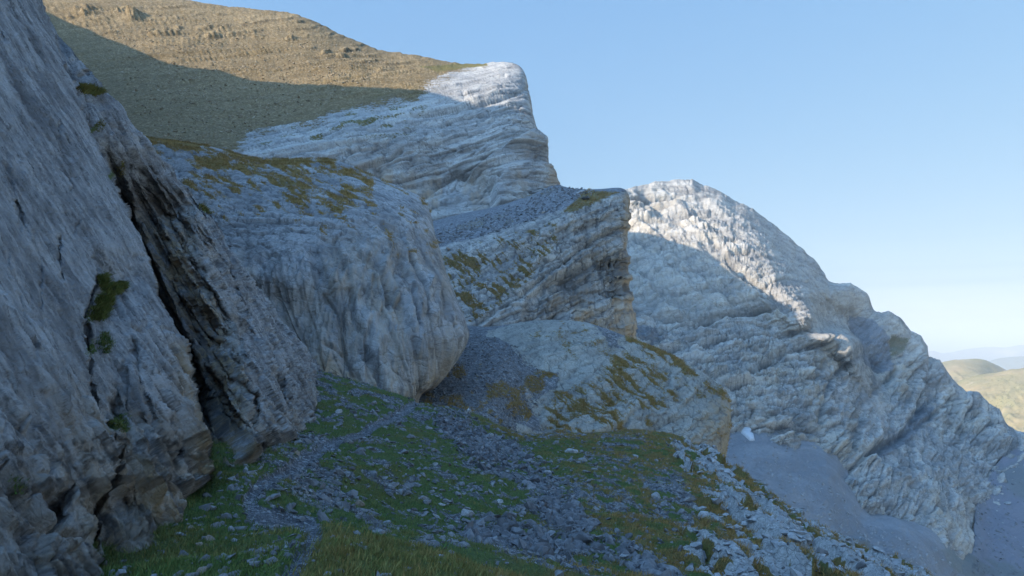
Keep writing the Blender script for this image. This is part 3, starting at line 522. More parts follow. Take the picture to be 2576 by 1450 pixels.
# ------------------------------------------------------------------ wedge shaped banded cliff with a scree ledge
ROWS_E = [
 [(1000,640,400),(1080,620,400),(1150,610,400),(1250,590,400),(1340,560,400),(1400,545,400),(1460,560,390),(1520,570,370),(1550,590,350),(1560,620,340),(1550,680,345)],
 [(1000,560,332),(1080,555,330),(1150,540,330),(1250,520,330),(1340,490,330),(1395,468,330),(1450,479,318),(1510,483,296),(1555,484,280),(1575,498,278),(1568,560,300)],
 [(1000,640,252),(1080,622,250),(1130,612,250),(1220,590,250),(1310,560,250),(1400,530,250),(1470,508,250),(1530,492,252),(1573,489,256),(1586,520,264),(1575,600,290)],
 [(1000,720,230),(1080,700,229),(1140,690,229),(1230,670,231),(1320,645,233),(1410,610,237),(1480,590,240),(1535,575,243),(1572,570,247),(1584,575,256),(1572,660,285)],
 [(1020,780,218),(1090,760,217),(1160,750,217),(1250,735,221),(1340,715,225),(1420,690,230),(1490,670,235),(1540,660,239),(1570,655,243),(1580,652,253),(1568,730,282)],
 [(1040,830,208),(1110,820,207),(1180,815,208),(1270,800,213),(1350,790,218),(1430,780,225),(1500,765,231),(1550,760,236),(1580,755,241),(1591,757,252),(1580,820,280)],
 [(1060,900,202),(1120,900,201),(1190,900,203),(1280,900,208),(1360,890,214),(1440,880,222),(1510,870,229),(1560,865,234),(1594,855,239),(1604,850,250),(1592,900,278)],
 [(1060,1000,197),(1120,1000,196),(1190,1000,198),(1280,1000,203),(1360,1000,210),(1440,1000,218),(1510,1000,225),(1560,1000,231),(1600,1000,236),(1615,1000,248),(1600,1020,276)]]
def wedge():
    X, Y, D = net(ROWS_E, 2.3); X = X + (9 * fbm(np.stack([Y / 30, 0 * X, 0 * X + 2], -1), 5, .6) + 3 * np.sign(fbm(np.stack([Y / 22, 0 * X, 0 * X + 7], -1), 2))) * sst(1480, 1575, X) * sst(480, 530, Y); P = at(X, Y, D); N = normals(P)
    edge = interp(X, [(1000, 650), (1080, 632), (1130, 618), (1220, 594), (1310, 560), (1400, 532), (1470, 508), (1530, 492), (1575, 480)]); e = Y - edge
    fc = sst(-12, 12, e + 5 * fbm(P / 6, 3)); right = sst(1300, 1450, X)
    h = fc * relief(P, N, 1.3, 26, (-0.42, 0.25, 1), 0.7) + (1 - fc) * 0.8 * fbm(P / 5, 5)
    flute = fbm(np.stack([P[..., 0] / 4, P[..., 1] / 9, P[..., 2] / 40], -1), 5, .55, True); h += fc * right * sst(80, 160, e) * 1.5 * flute
    bh, bt = beds(P, (-0.62, 0.15, 1), 3.4, 3, .15); vh, vt = beds(P, (1, 0.4, 0.2), 5.0, 5, .5, 8, 14); h += fc * (.75 * bh + right * .9 * vh); tone = 0.5 + fc * (.24 * bt + .2 * right * vt)
    for a, b in (((1180, 905), (1530, 560)), ((1110, 880), (1480, 640)), ((1380, 735), (1600, 690)), ((1160, 850), (1350, 720))):
        pass
    dd, _, pp = polydist(X, Y, [(1120, 870), (1260, 780), (1390, 680), (1500, 600), (1580, 570)]); h -= 1.6 * np.exp(-(dd / 5) ** 2) * fc
    dd, _, pp = polydist(X, Y, [(1100, 640), (1250, 600), (1400, 548), (1560, 500)]); h -= 1.0 * np.exp(-(dd / 4) ** 2)
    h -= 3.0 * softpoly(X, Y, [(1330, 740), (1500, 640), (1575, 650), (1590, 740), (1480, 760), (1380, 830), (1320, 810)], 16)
    lim = sst(0, 30, np.abs(X - 1585)) ; h *= 0.5 + 0.5 * lim; h *= 0.4 + 0.6 * sst(475, 520, Y); vq = P @ frame((-0.62, 0.15, 1)).T / [9, 9, 1.6]; vl = np.maximum(veins(vq, 5), .8 * veins(P / [2.5, 4, 8], 10)); tone = tone - fc * .36 * vl; h -= fc * .25 * vl
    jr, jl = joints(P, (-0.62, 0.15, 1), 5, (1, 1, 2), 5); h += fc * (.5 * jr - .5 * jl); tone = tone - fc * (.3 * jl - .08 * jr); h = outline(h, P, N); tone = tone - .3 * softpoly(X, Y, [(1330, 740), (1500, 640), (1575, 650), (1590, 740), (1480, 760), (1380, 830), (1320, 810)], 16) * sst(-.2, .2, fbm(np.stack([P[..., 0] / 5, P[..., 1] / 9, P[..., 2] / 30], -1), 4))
    P = P + N * h[..., None]
    slabz = softpoly(X, Y, [(1100, 640), (1350, 560), (1450, 560), (1350, 700), (1200, 820), (1150, 830)], 25)
    g = 0.62 * slabz * blobs(X, Y, P, 1 / 10, 0.04, 0.08, 0.70, (4, 0.8)) + 0.3 * slabz * blobs(X, Y, P, 1 / 14, 0.1, .2, -0.5, (4, .6), seed=4) + 0.5 * (1 - fc) * blobs(X, Y, P, 1 / 30, 0.22, 0.12, -0.3, (2, 1), seed=8) + 0.7 * softpoly(X, Y, [(1470, 478), (1575, 482), (1480, 520), (1400, 545), (1450, 500)], 8)
    g = np.maximum(g * .9, .56 * slabz * veins(P / [4, 4, 7], 25, .05))
    tan = np.clip(fc * (0.7 * blobs(X, Y, P, 1 / 30, 0.1, 0.15, 1.5, (3, .8)) * sst(640, 760, Y) * right + 0.9 * sst(1558, 1575, X)), 0, 1)
    GM['E'] = g; return tag(sheet('cliff', P, M_tri, np.stack([g, 1.1 * (1 - fc), tan, tone], -1)), kind='structure'), (X, Y, P)
_, ED = wedge()

# ------------------------------------------------------------------ high cliff with the brown slope above it
SKY_F = [(-100, -120), (60, -50), (230, -28), (400, -6), (480, 8), (560, 20), (640, 32), (720, 39), (745, 42), (800, 70), (860, 90), (900, 114), (950, 125), (1020, 136), (1100, 150), (1160, 162), (1220, 160), (1280, 158), (1312, 172)]
ROWS_F = [
 [(-100,100,820),(60,120,820),(230,130,820),(400,150,810),(560,170,790),(740,200,760),(860,230,740),(950,260,720),(1050,280,690),(1160,300,650),(1250,300,600),(1270,330,590),(1240,400,600)],
 [(-100,-95,665),(60,-30,665),(230,-8,655),(400,14,645),(560,40,625),(740,62,598),(860,110,575),(950,145,560),(1050,160,530),(1160,180,505),(1265,180,462),(1296,200,455),(1270,280,480)],
 [(-100,-120,640),(60,-50,640),(230,-28,630),(400,-6,620),(560,20,600),(740,42,572),(860,90,550),(950,125,530),(1050,141,505),(1160,162,480),(1280,158,440),(1320,188,436),(1300,270,470)],
 [(-50,60,540),(120,80,540),(280,90,530),(430,100,520),(580,120,505),(740,140,485),(860,165,460),(960,185,440),(1060,195,425),(1170,205,410),(1282,210,402),(1334,242,414),(1312,310,450)],
 [(0,180,455),(160,190,450),(320,200,445),(460,210,440),(600,225,430),(740,235,418),(860,245,402),(960,255,390),(1070,265,382),(1180,275,376),(1292,280,376),(1342,294,392),(1320,360,430)],
 [(50,290,390),(200,300,385),(340,305,380),(480,310,375),(620,320,370),(750,325,364),(860,330,358),(970,335,356),(1080,340,356),(1190,340,358),(1300,340,362),(1358,345,382),(1336,410,420)],
 [(100,370,350),(240,370,345),(380,375,340),(520,375,335),(650,378,335),(770,385,338),(880,390,342),(990,395,345),(1090,398,348),(1200,400,351),(1307,400,356),(1368,395,376),(1346,460,410)],
 [(150,440,330),(300,440,326),(430,445,322),(560,445,320),(680,450,322),(790,455,328),(900,460,334),(1000,465,338),(1100,465,341),(1210,460,345),(1318,455,350),(1384,452,368),(1360,510,400)],
 [(200,520,322),(330,520,320),(460,525,318),(580,530,318),(700,540,320),(800,550,324),(900,555,326),(1000,560,322),(1090,570,312),(1200,560,326),(1330,530,346),(1400,510,366),(1370,570,396)],
 [(200,620,318),(330,620,316),(460,625,316),(580,630,316),(700,640,318),(800,650,322),(900,655,324),(1000,660,316),(1090,670,304),(1200,660,320),(1330,630,344),(1410,610,364),(1380,670,394)]]
def high():
    X, Y, D = net(ROWS_F, 2.3); sk = interp(X, SKY_F); Y = Y + 4.0 * fbm(np.stack([X / 18, Y / 7, 0 * X], -1), 5, .6) * np.exp(-np.abs(Y - sk) / 40) * (X < 1290); P = at(X, Y, D); N = normals(P)
    sk = interp(X, SKY_F); e = Y - sk
    lowb = interp(X, [(0, 420), (520, 385), (590, 380), (625, 342), (700, 322), (790, 300), (850, 268), (950, 250), (1050, 228), (1090, 195), (1170, 165), (1400, 120)])
    n = fbm(P / 40, 5, 0.6); br = sst(48, -48, Y - lowb + 46 * n + 30 * fbm(P / 14, 5, .6))
    h = (1 - br) * relief(P, N, 3.0, 60, (-0.46, 0.3, 1), 0.6)
    led = fbm((P @ frame((-0.30, 0.35, 1)).T) / [60, 60, 6.5], 5, 0.55); up = sst(260, 90, Y - 0.1 * X) 
    h += br * (1.3 * fbm(P / 9, 6, 0.6) + up * 2.4 * np.clip(led - 0.05, 0, 1) ** 0.8 * 1.4)
    for (a, b, r, am) in ((335, 40, 24, 5), (215, 30, 26, 4), (300, 30, 16, 2.5), (560, 70, 18, 2)): h += am * np.exp(-(((X - a) / r) ** 2 + ((Y - b) / (r * .6)) ** 2)) * (0.8 + 1.2 * fbm(P / 8, 4, .6, True))
    bh, bt = beds(P, (-0.46, 0.25, 1), 5.0, 4, .25); b2, t2 = beds(P, (-0.30, 0.35, 1), 5.0, 6, .3); h += (1 - br) * 1.5 * bh + br * 1.1 * np.clip(b2, 0, 1) * (up + .15); tone = 0.5 + (1 - br) * .34 * bt + br * .24 * t2 * (up + .2)
    jr, jl = joints(P, (-0.46, 0.25, 1), 10, (.5, .6, 2.2), 6); h += (1 - br) * (.6 * jr - .7 * jl); tone = tone - (1 - br) * (.24 * jl - .08 * jr)
    rr = random.Random(5); leds = [(399, 49, 114, 2.6), (402, 80, 60, 2.4), (503, 96, 163, 3), (486, 75, 80, 2.4), (849, 127, 66, 2), (863, 163, 104, 1.6), (700, 60, 90, 3), (650, 52, 100, 2.4), (720, 75, 100, 2.4), (760, 92, 90, 2), (600, 60, 90, 2.2)]
    for _ in range(34):
        x = rr.uniform(230, 1000); leds.append((x, float(interp(x, SKY_F)) + rr.uniform(10, 125) * (1.1 - x / 1500), rr.uniform(25, 90), rr.uniform(.8, 2.2)))
    wob = 5 * fbm(P / 14 + 2, 3)
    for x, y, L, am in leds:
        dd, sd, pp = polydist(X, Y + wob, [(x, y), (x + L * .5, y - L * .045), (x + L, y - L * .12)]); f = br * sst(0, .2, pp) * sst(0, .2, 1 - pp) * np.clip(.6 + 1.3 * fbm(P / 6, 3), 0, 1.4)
        h += am * f * np.where(sd > 0, 1 - sst(0, 3.0, dd), 1 - sst(0, 9, dd)); tone = tone + br * .3 * f * (1 - sst(2, 6, dd)) * np.where(sd > 0, -1, 1)  # shading put into the tone: ledge tops paler, undersides darker
    vq = P @ frame((-0.46, 0.25, 1)).T / [20, 20, 3.2]; vl = np.maximum(veins(vq, 6), .7 * veins(P / [8, 8, 14], 11)); tone = tone - (1 - br) * .34 * vl; h -= (1 - br) * .5 * vl
    # leaning flake against the corner and seams
    fl = softpoly(X, Y, [(1180, 440), (1240, 395), (1330, 335), (1365, 350), (1420, 560), (1230, 560), (1240, 480)], 5); h += 7 * fl
    for pl, wpx, dep in (([(960, 300), (1080, 285), (1200, 262), (1330, 225)], 5, 2.5), ([(640, 410), (760, 385), (880, 370)], 5, 2.5), ([(860, 440), (980, 400), (1010, 380)], 5, 3), ([(1000, 240), (1150, 215), (1270, 190)], 4, 2.5), ([(1060, 490), (1150, 430), (1250, 465)], 7, 3.5), ([(950, 420), (960, 460), (1000, 480)], 8, 3)):
        dd, _, pp = polydist(X, Y, pl); h -= dep * np.exp(-(dd / wpx) ** 2)
    h *= 0.30 + 0.70 * sst(0, 70, e); h = outline(h, P, N, 0.2 + .7 * br); P = P + N * h[..., None]
    g = (1 - br) * (0.60 * blobs(X, Y, P, 1 / 11, 0.10, 0.1, -0.15, (4, .8)) * sst(420, 340, Y + 0.10 * (X - 800)) * sst(1200, 1000, X)) + br * (0.34 * blobs(X, Y, P, 1 / 50, 0.0, 0.35, -0.2, (3, 1)) * sst(100, 900, X) * sst(20, 90, e))
    g += 0.8 * softpoly(X, Y, [(1040, 168), (1160, 158), (1220, 154), (1230, 166), (1100, 180)], 5)
    tan = np.clip((1 - br) * (0.8 * blobs(X, Y, P, 1 / 40, 0.08, 0.2, 1.5, (3, 1)) * sst(380, 470, Y) + 0.8 * sst(1315, 1350, X - 0.2 * (Y - 250)) * blobs(X, Y, P, 1 / 30, -0.1, .3)), 0, 1)
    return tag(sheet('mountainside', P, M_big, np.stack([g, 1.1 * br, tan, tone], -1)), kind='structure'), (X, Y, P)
_, FD = high()

# ------------------------------------------------------------------ far peak
SKY_G = [(1400, 520), (1500, 505), (1570, 482), (1620, 470), (1700, 458), (1740, 459), (1800, 480), (1850, 508), (1880, 520), (1950, 570), (2000, 618), (2040, 650), (2075, 690), (2087, 708), (2140, 715), (2168, 735), (2200, 786), (2232, 786), (2262, 800), (2292, 846), (2318, 853), (2334, 876), (2335, 906), (2365, 910), (2400, 960), (2430, 990), (2462, 990), (2490, 1020), (2514, 1025), (2532, 1068), (2580, 1088), (2700, 1150)]
def skrow(dy, k=1.0, dd=0, cut=None):
    xs = [1400, 1500, 1570, 1620, 1700, 1770, 1850, 1950, 2040, 2087, 2168, 2200, 2262, 2334, 2365, 2462, 2532, 2620, 2720]
    ds = [1150, 1150, 1160, 1190, 1220, 1235, 1235, 1225, 1215, 1205, 1200, 1196, 1190, 1180, 1170, 1155, 1140, 1120, 1100]
    return [(x, float(interp(x, SKY_G)) + dy, d + dd) for x, d in zip(xs, ds)]
ROWS_P = [skrow(260, dd=420), skrow(40, dd=60), skrow(0),
 [(1400,620,1110),(1490,610,1110),(1560,600,1110),(1620,580,1106),(1700,565,1100),(1770,560,1090),(1840,582,1070),(1908,628,1042),(1975,690,1010),(2035,745,1000),(2080,795,1090),(2140,830,1135),(2200,865,1140),(2270,920,1135),(2320,960,1130),(2420,1035,1110),(2500,1090,1095),(2600,1145,1075),(2720,1200,1060)],
 [(1400,720,1030),(1490,710,1025),(1560,700,1020),(1630,690,1014),(1700,685,1006),(1770,690,995),(1840,705,976),(1910,735,955),(1975,770,932),(2030,806,925),(2085,862,940),(2150,893,940),(2200,940,1080),(2270,990,1085),(2330,1030,1080),(2420,1100,1060),(2500,1155,1045),(2600,1200,1030),(2720,1250,1010)],
 [(1400,820,940),(1490,805,930),(1560,795,925),(1630,795,930),(1700,790,935),(1770,795,935),(1840,810,930),(1910,835,922),(1975,855,915),(2040,880,912),(2110,930,930),(2160,970,945),(2220,1020,1000),(2280,1055,1010),(2340,1095,1010),(2420,1150,1005),(2500,1215,1000),(2600,1260,990),(2720,1310,980)],
 [(1400,910,885),(1490,900,875),(1560,890,870),(1630,885,872),(1700,885,878),(1770,895,878),(1840,912,870),(1910,940,860),(1985,965,858),(2060,995,862),(2130,1035,878),(2190,1070,895),(2240,1105,908),(2290,1135,915),(2350,1165,920),(2420,1210,930),(2500,1280,955),(2600,1320,950),(2720,1370,940)],
 [(1400,1000,835),(1490,990,828),(1560,980,822),(1630,978,820),(1700,985,820),(1770,1000,815),(1850,1030,804),(1920,1036,800),(2000,1060,800),(2080,1095,805),(2145,1135,812),(2200,1165,815),(2260,1200,820),(2310,1230,828),(2360,1255,838),(2420,1300,870),(2490,1360,920),(2600,1410,920),(2720,1450,910)],
 [(1400,1120,800),(1490,1120,795),(1560,1120,788),(1630,1120,782),(1700,1120,776),(1780,1130,770),(1860,1150,768),(1940,1165,768),(2020,1180,766),(2090,1220,762),(2150,1270,752),(2200,1295,745),(2260,1310,745),(2310,1325,750),(2360,1345,762),(2430,1395,810),(2500,1460,880),(2600,1510,880),(2720,1550,870)],
 [(1400,1300,800),(1490,1300,795),(1560,1300,788),(1630,1320,780),(1700,1340,774),(1780,1350,768),(1860,1360,764),(1940,1380,760),(2020,1400,756),(2090,1440,748),(2150,1480,742),(2200,1490,740),(2260,1500,742),(2310,1510,748),(2360,1530,760),(2430,1550,800),(2500,1600,860),(2600,1650,860),(2720,1700,860)]]
def peak():
    X, Y, D = net(ROWS_P, 2.2); co = interp(X, [(a, b) for a, b, _ in skrow(0)]); e = Y - co; Y = Y + (interp(X, SKY_G) - co + 5.5 * fbm(np.stack([X / 17, Y / 40, 0 * X], -1), 5, .6)) * np.exp(-np.abs(e) / 60); P = at(X, Y, D); N = normals(P)
    q = P @ frame((0.25, 0.3, 1)).T; R2 = frame((-0.25, 0.3, 1)); q2 = P @ R2.T
    upper = sst(900, 760, Y - 0.2 * (X - 1800))
    h = 14 * fbm(P / 190, 4) + (9 - 5 * upper) * fbm(P / 80 + 3, 7, 0.6, True)
    # ribs and runnels that fall to the lower right across the sunny face
    rib = fbm(np.stack([(P[..., 0] * 0.80 + P[..., 2] * 0.60 + 14 * fbm(P / 70, 3)) / 34, P[..., 1] / 200, (P[..., 2] * 0.8 - P[..., 0] * 0.6) / 260], -1), 6, 0.55, True); h += upper * 9 * rib
    h += (1 - upper) * 10 * fbm(q2 / [130, 130, 16], 6, 0.58) + 4 * fbm(q / [90, 90, 9], 5, 0.55)
    w1, w2, wr = worley(q2 / [48, 48, 22] + 0.3 * np.stack([fbm(P / 40, 3)] * 3, -1)); h += (1 - 0.7 * upper) * (2.5 * wr * sst(0, .25, w2 - w1) - 2 * (1 - sst(0, .1, w2 - w1)))
    h += 1.6 * fbm(P / 8, 4, 0.6, True)
    bh, bt = beds(P, (-0.15, 0.25, 1), 10.0, 7, .5); b2, t2 = beds(P, (-0.75, 0.2, 1), 11.0, 8, .5); lowr = sst(2000, 2200, X + .3 * (Y - 900)); h += (1 - .55 * upper) * 7 * (bh * (1 - lowr) + b2 * lowr); tone = 0.5 + (1 - .4 * upper) * .5 * (bt * (1 - lowr) + t2 * lowr) + upper * .10 * rib
    jr, jl = joints(P, (-0.15, 0.25, 1), 26, (1, 1, 2), 7); j2, l2 = joints(P, (0.5, 0.25, 1), 11, (1, 1, 1.6), 8); uf = 1 - .55 * upper; h += uf * (2.5 * jr - 3 * jl + .7 * j2 - .8 * l2); tone = tone - uf * (.22 * jl + .15 * l2) + .1 * jr
    vq = P @ frame((-0.3, 0.25, 1)).T / [60, 60, 8]; vl = np.maximum(veins(vq, 7), .8 * veins(P / [18, 40, 30], 12)); tone = tone - .34 * vl; h -= 1.2 * vl
    # dark summit band, terrace seams, gullies
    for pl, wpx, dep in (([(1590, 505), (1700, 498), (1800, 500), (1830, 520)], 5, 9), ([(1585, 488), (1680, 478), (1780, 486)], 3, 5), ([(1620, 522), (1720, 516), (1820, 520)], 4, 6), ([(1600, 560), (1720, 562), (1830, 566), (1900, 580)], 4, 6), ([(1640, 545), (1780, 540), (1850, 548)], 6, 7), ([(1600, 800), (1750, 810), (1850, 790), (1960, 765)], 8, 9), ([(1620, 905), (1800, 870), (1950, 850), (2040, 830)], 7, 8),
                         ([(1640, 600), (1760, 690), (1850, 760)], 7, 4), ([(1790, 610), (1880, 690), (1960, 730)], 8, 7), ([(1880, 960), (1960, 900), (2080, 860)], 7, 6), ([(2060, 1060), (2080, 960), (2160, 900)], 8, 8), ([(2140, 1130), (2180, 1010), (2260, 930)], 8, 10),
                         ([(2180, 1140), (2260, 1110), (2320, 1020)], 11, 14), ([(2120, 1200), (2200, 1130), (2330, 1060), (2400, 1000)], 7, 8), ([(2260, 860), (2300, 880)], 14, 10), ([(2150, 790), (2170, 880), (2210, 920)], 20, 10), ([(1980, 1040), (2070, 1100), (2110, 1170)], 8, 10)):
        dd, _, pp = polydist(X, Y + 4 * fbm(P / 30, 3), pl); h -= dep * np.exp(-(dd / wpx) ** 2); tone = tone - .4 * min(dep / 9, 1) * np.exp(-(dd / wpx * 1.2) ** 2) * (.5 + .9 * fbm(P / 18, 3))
    h += 34 * np.exp(-(((X - 2140) / 42) ** 2 + ((Y - 868) / 20) ** 2)) + 20 * np.exp(-(((X - 2080) / 40) ** 2 + ((Y - 856) / 16) ** 2)) + 10 * np.exp(-(((X - 2030) / 26) ** 2 + ((Y - 795) / 30) ** 2))
    h *= 0.30 + 0.70 * sst(0, 60, e); h = outline(h, P, N); P = P + N * h[..., None]
    sc = 1.0 * softpoly(X, Y, [(2150, 790), (2195, 800), (2240, 850), (2250, 930), (2190, 920), (2160, 860)], 8) + softpoly(X, Y, [(2190, 1130), (2270, 1080), (2330, 1010), (2350, 1030), (2290, 1110), (2220, 1150)], 6) \
        + 0.42 * blobs(X, Y, P, 1 / 70, 0.12, .2, -0.3, (3, 1)) * sst(700, 800, Y) + softpoly(X, Y, [(1590, 830), (1640, 840), (1680, 860), (1640, 880), (1600, 870)], 14)
    g = 0.38 * blobs(X, Y, P, 1 / 18, 0.06, .15, -0.2, (4, .7)) * sst(640, 740, Y - 0.3 * (X - 1700)) + 0.6 * softpoly(X, Y, [(2240, 840), (2290, 850), (2290, 880), (2250, 900)], 6)
    tan = np.clip(0.45 * blobs(X, Y, P, 1 / 60, .12, .2, 1.3, (2, 1)) * sst(800, 950, Y) + 0.35 * upper, 0, 0.7)
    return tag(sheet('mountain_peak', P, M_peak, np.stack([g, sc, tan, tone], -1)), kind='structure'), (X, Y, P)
_, PD = peak()

ROWS_S = [
 [(1700,1060,830),(1790,1045,826),(1850,1038,822),(1920,1028,822),(2000,1058,820),(2080,1108,812),(2130,1200,782),(2180,1288,755),(2270,1312,752),(2350,1340,770),(2430,1385,825),(2462,1270,930),(2510,1165,1050),(2600,1105,1110),(2720,1130,1110)],
 [(1700,1160,745),(1790,1150,742),(1850,1145,742),(1920,1140,742),(2000,1165,738),(2080,1200,732),(2130,1260,722),(2180,1325,705),(2270,1350,700),(2350,1385,715),(2430,1440,760),(2480,1370,860),(2530,1290,930),(2610,1240,980),(2720,1260,980)],
 [(1700,1290,690),(1790,1280,686),(1850,1275,684),(1920,1275,682),(2000,1290,680),(2080,1320,676),(2130,1370,670),(2180,1420,662),(2270,1440,660),(2350,1480,668),(2430,1530,700),(2490,1490,770),(2560,1430,830),(2630,1390,870),(2720,1400,870)],
 [(1700,1480,630),(1790,1480,628),(1850,1480,626),(1920,1480,624),(2000,1490,620),(2080,1500,618),(2130,1520,614),(2180,1550,610),(2270,1570,608),(2350,1600,615),(2430,1640,640),(2500,1640,680),(2580,1620,710),(2650,1600,740),(2760,1600,760)],
 [(1700,2100,500),(1790,2100,500),(1850,2100,500),(1920,2100,500),(2000,2100,500),(2080,2100,500),(2130,2100,500),(2180,2100,500),(2270,2100,500),(2350,2100,500),(2430,2100,500),(2500,2100,520),(2580,2100,540),(2650,2100,560),(2760,2100,600)]]
def screes():
    X, Y, D = net(ROWS_S, 3.0); P = at(X, Y, D); N = normals(P)
    q = np.stack([(P[..., 0] * 0.75 + P[..., 1] * .3) / 60, P[..., 1] / 140, P[..., 2] / 140], -1)
    h = 5 * fbm(P / 120, 4) + 5.0 * fbm(q * 3, 5, .6) + 1.3 * fbm(P / 7, 4); led = softpoly(X, Y, [(2050, 1320), (2200, 1350), (2330, 1440), (2420, 1500), (2250, 1560), (2000, 1400)], 30)
    h += led * 5 * np.clip(fbm(P / 16, 5, .6, True), -0.2, 1); P = P + N * h[..., None]
    dk = sst(2430, 2500, X + 12 * fbm(P / 50, 3) + 0.15 * (Y - 1250)); g = 0.7 * blobs(X, Y, P, 1 / 50, .12, .1, .5, (3, 1)) * sst(1330, 1400, Y) + 0.6 * softpoly(X, Y, [(2510, 1180), (2576, 1160), (2600, 1260), (2540, 1240)], 12)
    return tag(sheet('scree_slope', P, M_scree, np.stack([g, dk, 0 * g], -1)), kind='structure'), (X, Y, P)
_, SD = screes()

# ------------------------------------------------------------------ far hills, distant ridges, valley floor
def hill_mat(name, a, b, c, s):
    t = NT(name); n = t.noise(s, 7, 0.6); m = t.noise(s * 6, 6, 0.7); k = t.mix(t.rng(n, 0.38, 0.62), a, b)
    spots = t.rng(t.vor(s * 22), 0.18, 0.32, 1, 0); k = t.mix(t.math('MULTIPLY', spots, t.rng(n, 0.42, 0.58)), k, c); k = t.mix(t.rng(t.noise(s * 2, 5, .6, v=t.mp((1, 1, .25))), .58, .66, 0, .6), k, (0.42, 0.34, 0.24))
    t.l(k, t.bs.inputs['Base Color']); t.l(t.bump(m, 8, .5), t.bs.inputs['Normal']); return t.m
M_hill = hill_mat('meadow_hill', (0.33, 0.25, 0.14), (0.23, 0.205, 0.11), (0.085, 0.095, 0.05), 0.006); M_dist = hill_mat('distant_forest', (0.10, 0.13, 0.10), (0.14, 0.16, 0.12), (0.06, 0.09, 0.06), 0.0004); M_valley = hill_mat('valley_meadow', (0.40, 0.37, 0.24), (0.30, 0.31, 0.18), (0.14, 0.17, 0.09), 0.0004)
def hill(name, sky, d0, d1, drop, amp, wl, mat, step=6.0):
    rows = []
    for k, (dy, dd) in enumerate(((120, 1.25), (8, 1.04), (0, 1.0), (40, 0.94), (110, 0.88), (drop, 0.78), (drop * 2.2, 0.62))):
        rows.append([(x, y + dy, (d0 + (d1 - d0) * i / (len(sky) - 1)) * dd) for i, (x, y) in enumerate(sky)])
    X, Y, D = net(rows, step); P = at(X, Y, D); N = normals(P); h = amp * fbm(P / wl, 6, .5) + amp * .6 * fbm(P / wl * 1.8, 5, .55, True); h *= .25 + .75 * sst(0, 60, Y - interp(X, sky))
    return tag(sheet(name, P + N * h[..., None], mat, None), kind='structure')
hill('hills', [(2000, 1000), (2200, 950), (2330, 925), (2375, 914), (2430, 908), (2468, 909), (2500, 922), (2530, 938), (2580, 965), (2680, 1010), (2900, 1100)], 3600, 3600, 220, 34, 400, M_hill, 3)
hill('hills', [(2200, 1120), (2330, 1020), (2400, 972), (2450, 952), (2500, 942), (2550, 932), (2620, 926), (2720, 930), (2900, 980), (3200, 1010)], 2700, 2500, 240, 26, 240, M_hill, 3)
hill('distant_ridge', [(600, 905), (1200, 900), (1800, 902), (2250, 900), (2340, 888), (2380, 893), (2450, 884), (2520, 880), (2600, 872), (2900, 876), (3400, 890)], 22000, 22000, 200, 260, 3000, M_dist, 8)
hill('distant_ridge', [(1800, 960), (2250, 945), (2360, 930), (2440, 925), (2520, 906), (2600, 896), (2800, 900), (3300, 930)], 13000, 12500, 200, 160, 2000, M_dist, 8)
vf = np.array([[-90000, -90000, -1500], [90000, -90000, -1500], [90000, 90000, -1500], [-90000, 90000, -1500]], float)
tag(link_mesh('valley_floor', vf, np.array([[0, 1, 2, 3]]), M_valley), kind='structure')

# ------------------------------------------------------------------ the mountain to the left and the ridge behind: they throw the big shadow
def nearest(P, x, y):
    px, py, d = proj(P); q = ((px - x) ** 2 + (py - y) ** 2).ravel(); c = np.where((q < max(q.min() * 2, 0) + 20))[0]
    return int(c[np.argmin(d.ravel()[c])])
def pick(data, pts):
    X, Y, P = data; px, py, _ = proj(P); out = []
    for x, y in pts:
        k = nearest(P, x, y); out.append(P.reshape(-1, 3)[k])
    return np.array(out)
B_F = [(100, 20), (170, 55), (215, 72), (260, 90), (312, 113), (364, 133), (412, 152), (462, 165), (520, 170), (562, 179), (607, 193), (728, 208), (800, 212), (880, 215), (980, 218), (1040, 222), (1081, 227), (1147, 248), (1200, 264), (1303, 274)]
B_G = [(1586, 581), (1645, 592), (1704, 613), (1749, 625), (1791, 643), (1840, 690), (1870, 710), (1909, 731), (1961, 759), (1988, 770), (2002, 794), (2034, 845), (2079, 874), (2162, 884), (2250, 960)]
def ridge(name, T, offs, mat, sub=8):
    A = np.array([[t + np.array(o) for t in T] for o in offs]); t1 = np.linspace(0, A.shape[1] - 1, (A.shape[1] - 1) * sub + 1)
    k = np.clip(t1.astype(int), 0, A.shape[1] - 2); f = (t1 - k)[None, :, None]; A = A[:, k] * (1 - f) + A[:, k + 1] * f
    t2 = np.linspace(0, len(offs) - 1, (len(offs) - 1) * 6 + 1); k = np.clip(t2.astype(int), 0, len(offs) - 2); f = (t2 - k)[:, None, None]; A = A[k] * (1 - f) + A[k + 1] * f
    top = [i for i, o in enumerate(offs) if o == (0, 0, 0)][0] * 6; wgt = np.clip(np.abs(np.arange(len(A)) - top) / 4, 0.0, 1)[:, None, None]
    A = A + wgt * np.stack([8 * fbm(A / 40 + 3, 4), 0 * A[..., 0], 8 * fbm(A / 40, 4) - 3], -1)
    return tag(sheet(name, A, mat, np.zeros(A.shape)), kind='structure')
PF = pick(FD, B_F); T = []
for p in PF:
    t = (-0.78 * p[1] - p[0]) / (S[0] + 0.78 * S[1]); T.append(p + S * t)
T = T[::-1]; tz = max(T[0][2], 215)
T = [np.array([-230, -500, 190.]), np.array([-235, -250, 205.]), np.array([-235, -80, 210.]), np.array([-235, 60, 215.]), np.array([-245, 180, tz]), ] + [q for q in T]
T = [q for i, q in enumerate(T) if i < 5 or q[1] > 185]; T.append(T[-1] + np.array([-60, 90, 10.])); T.append(T[-1] + np.array([-160, 140, 30.]))
ridge('mountainside', T, [(-260, 0, -300), (-90, 0, -110), (-25, 0, -30), (0, 0, 0), (12, 0, -25), (35, 0, -90), (80, 0, -220), (90, 0, -330)], M_big)
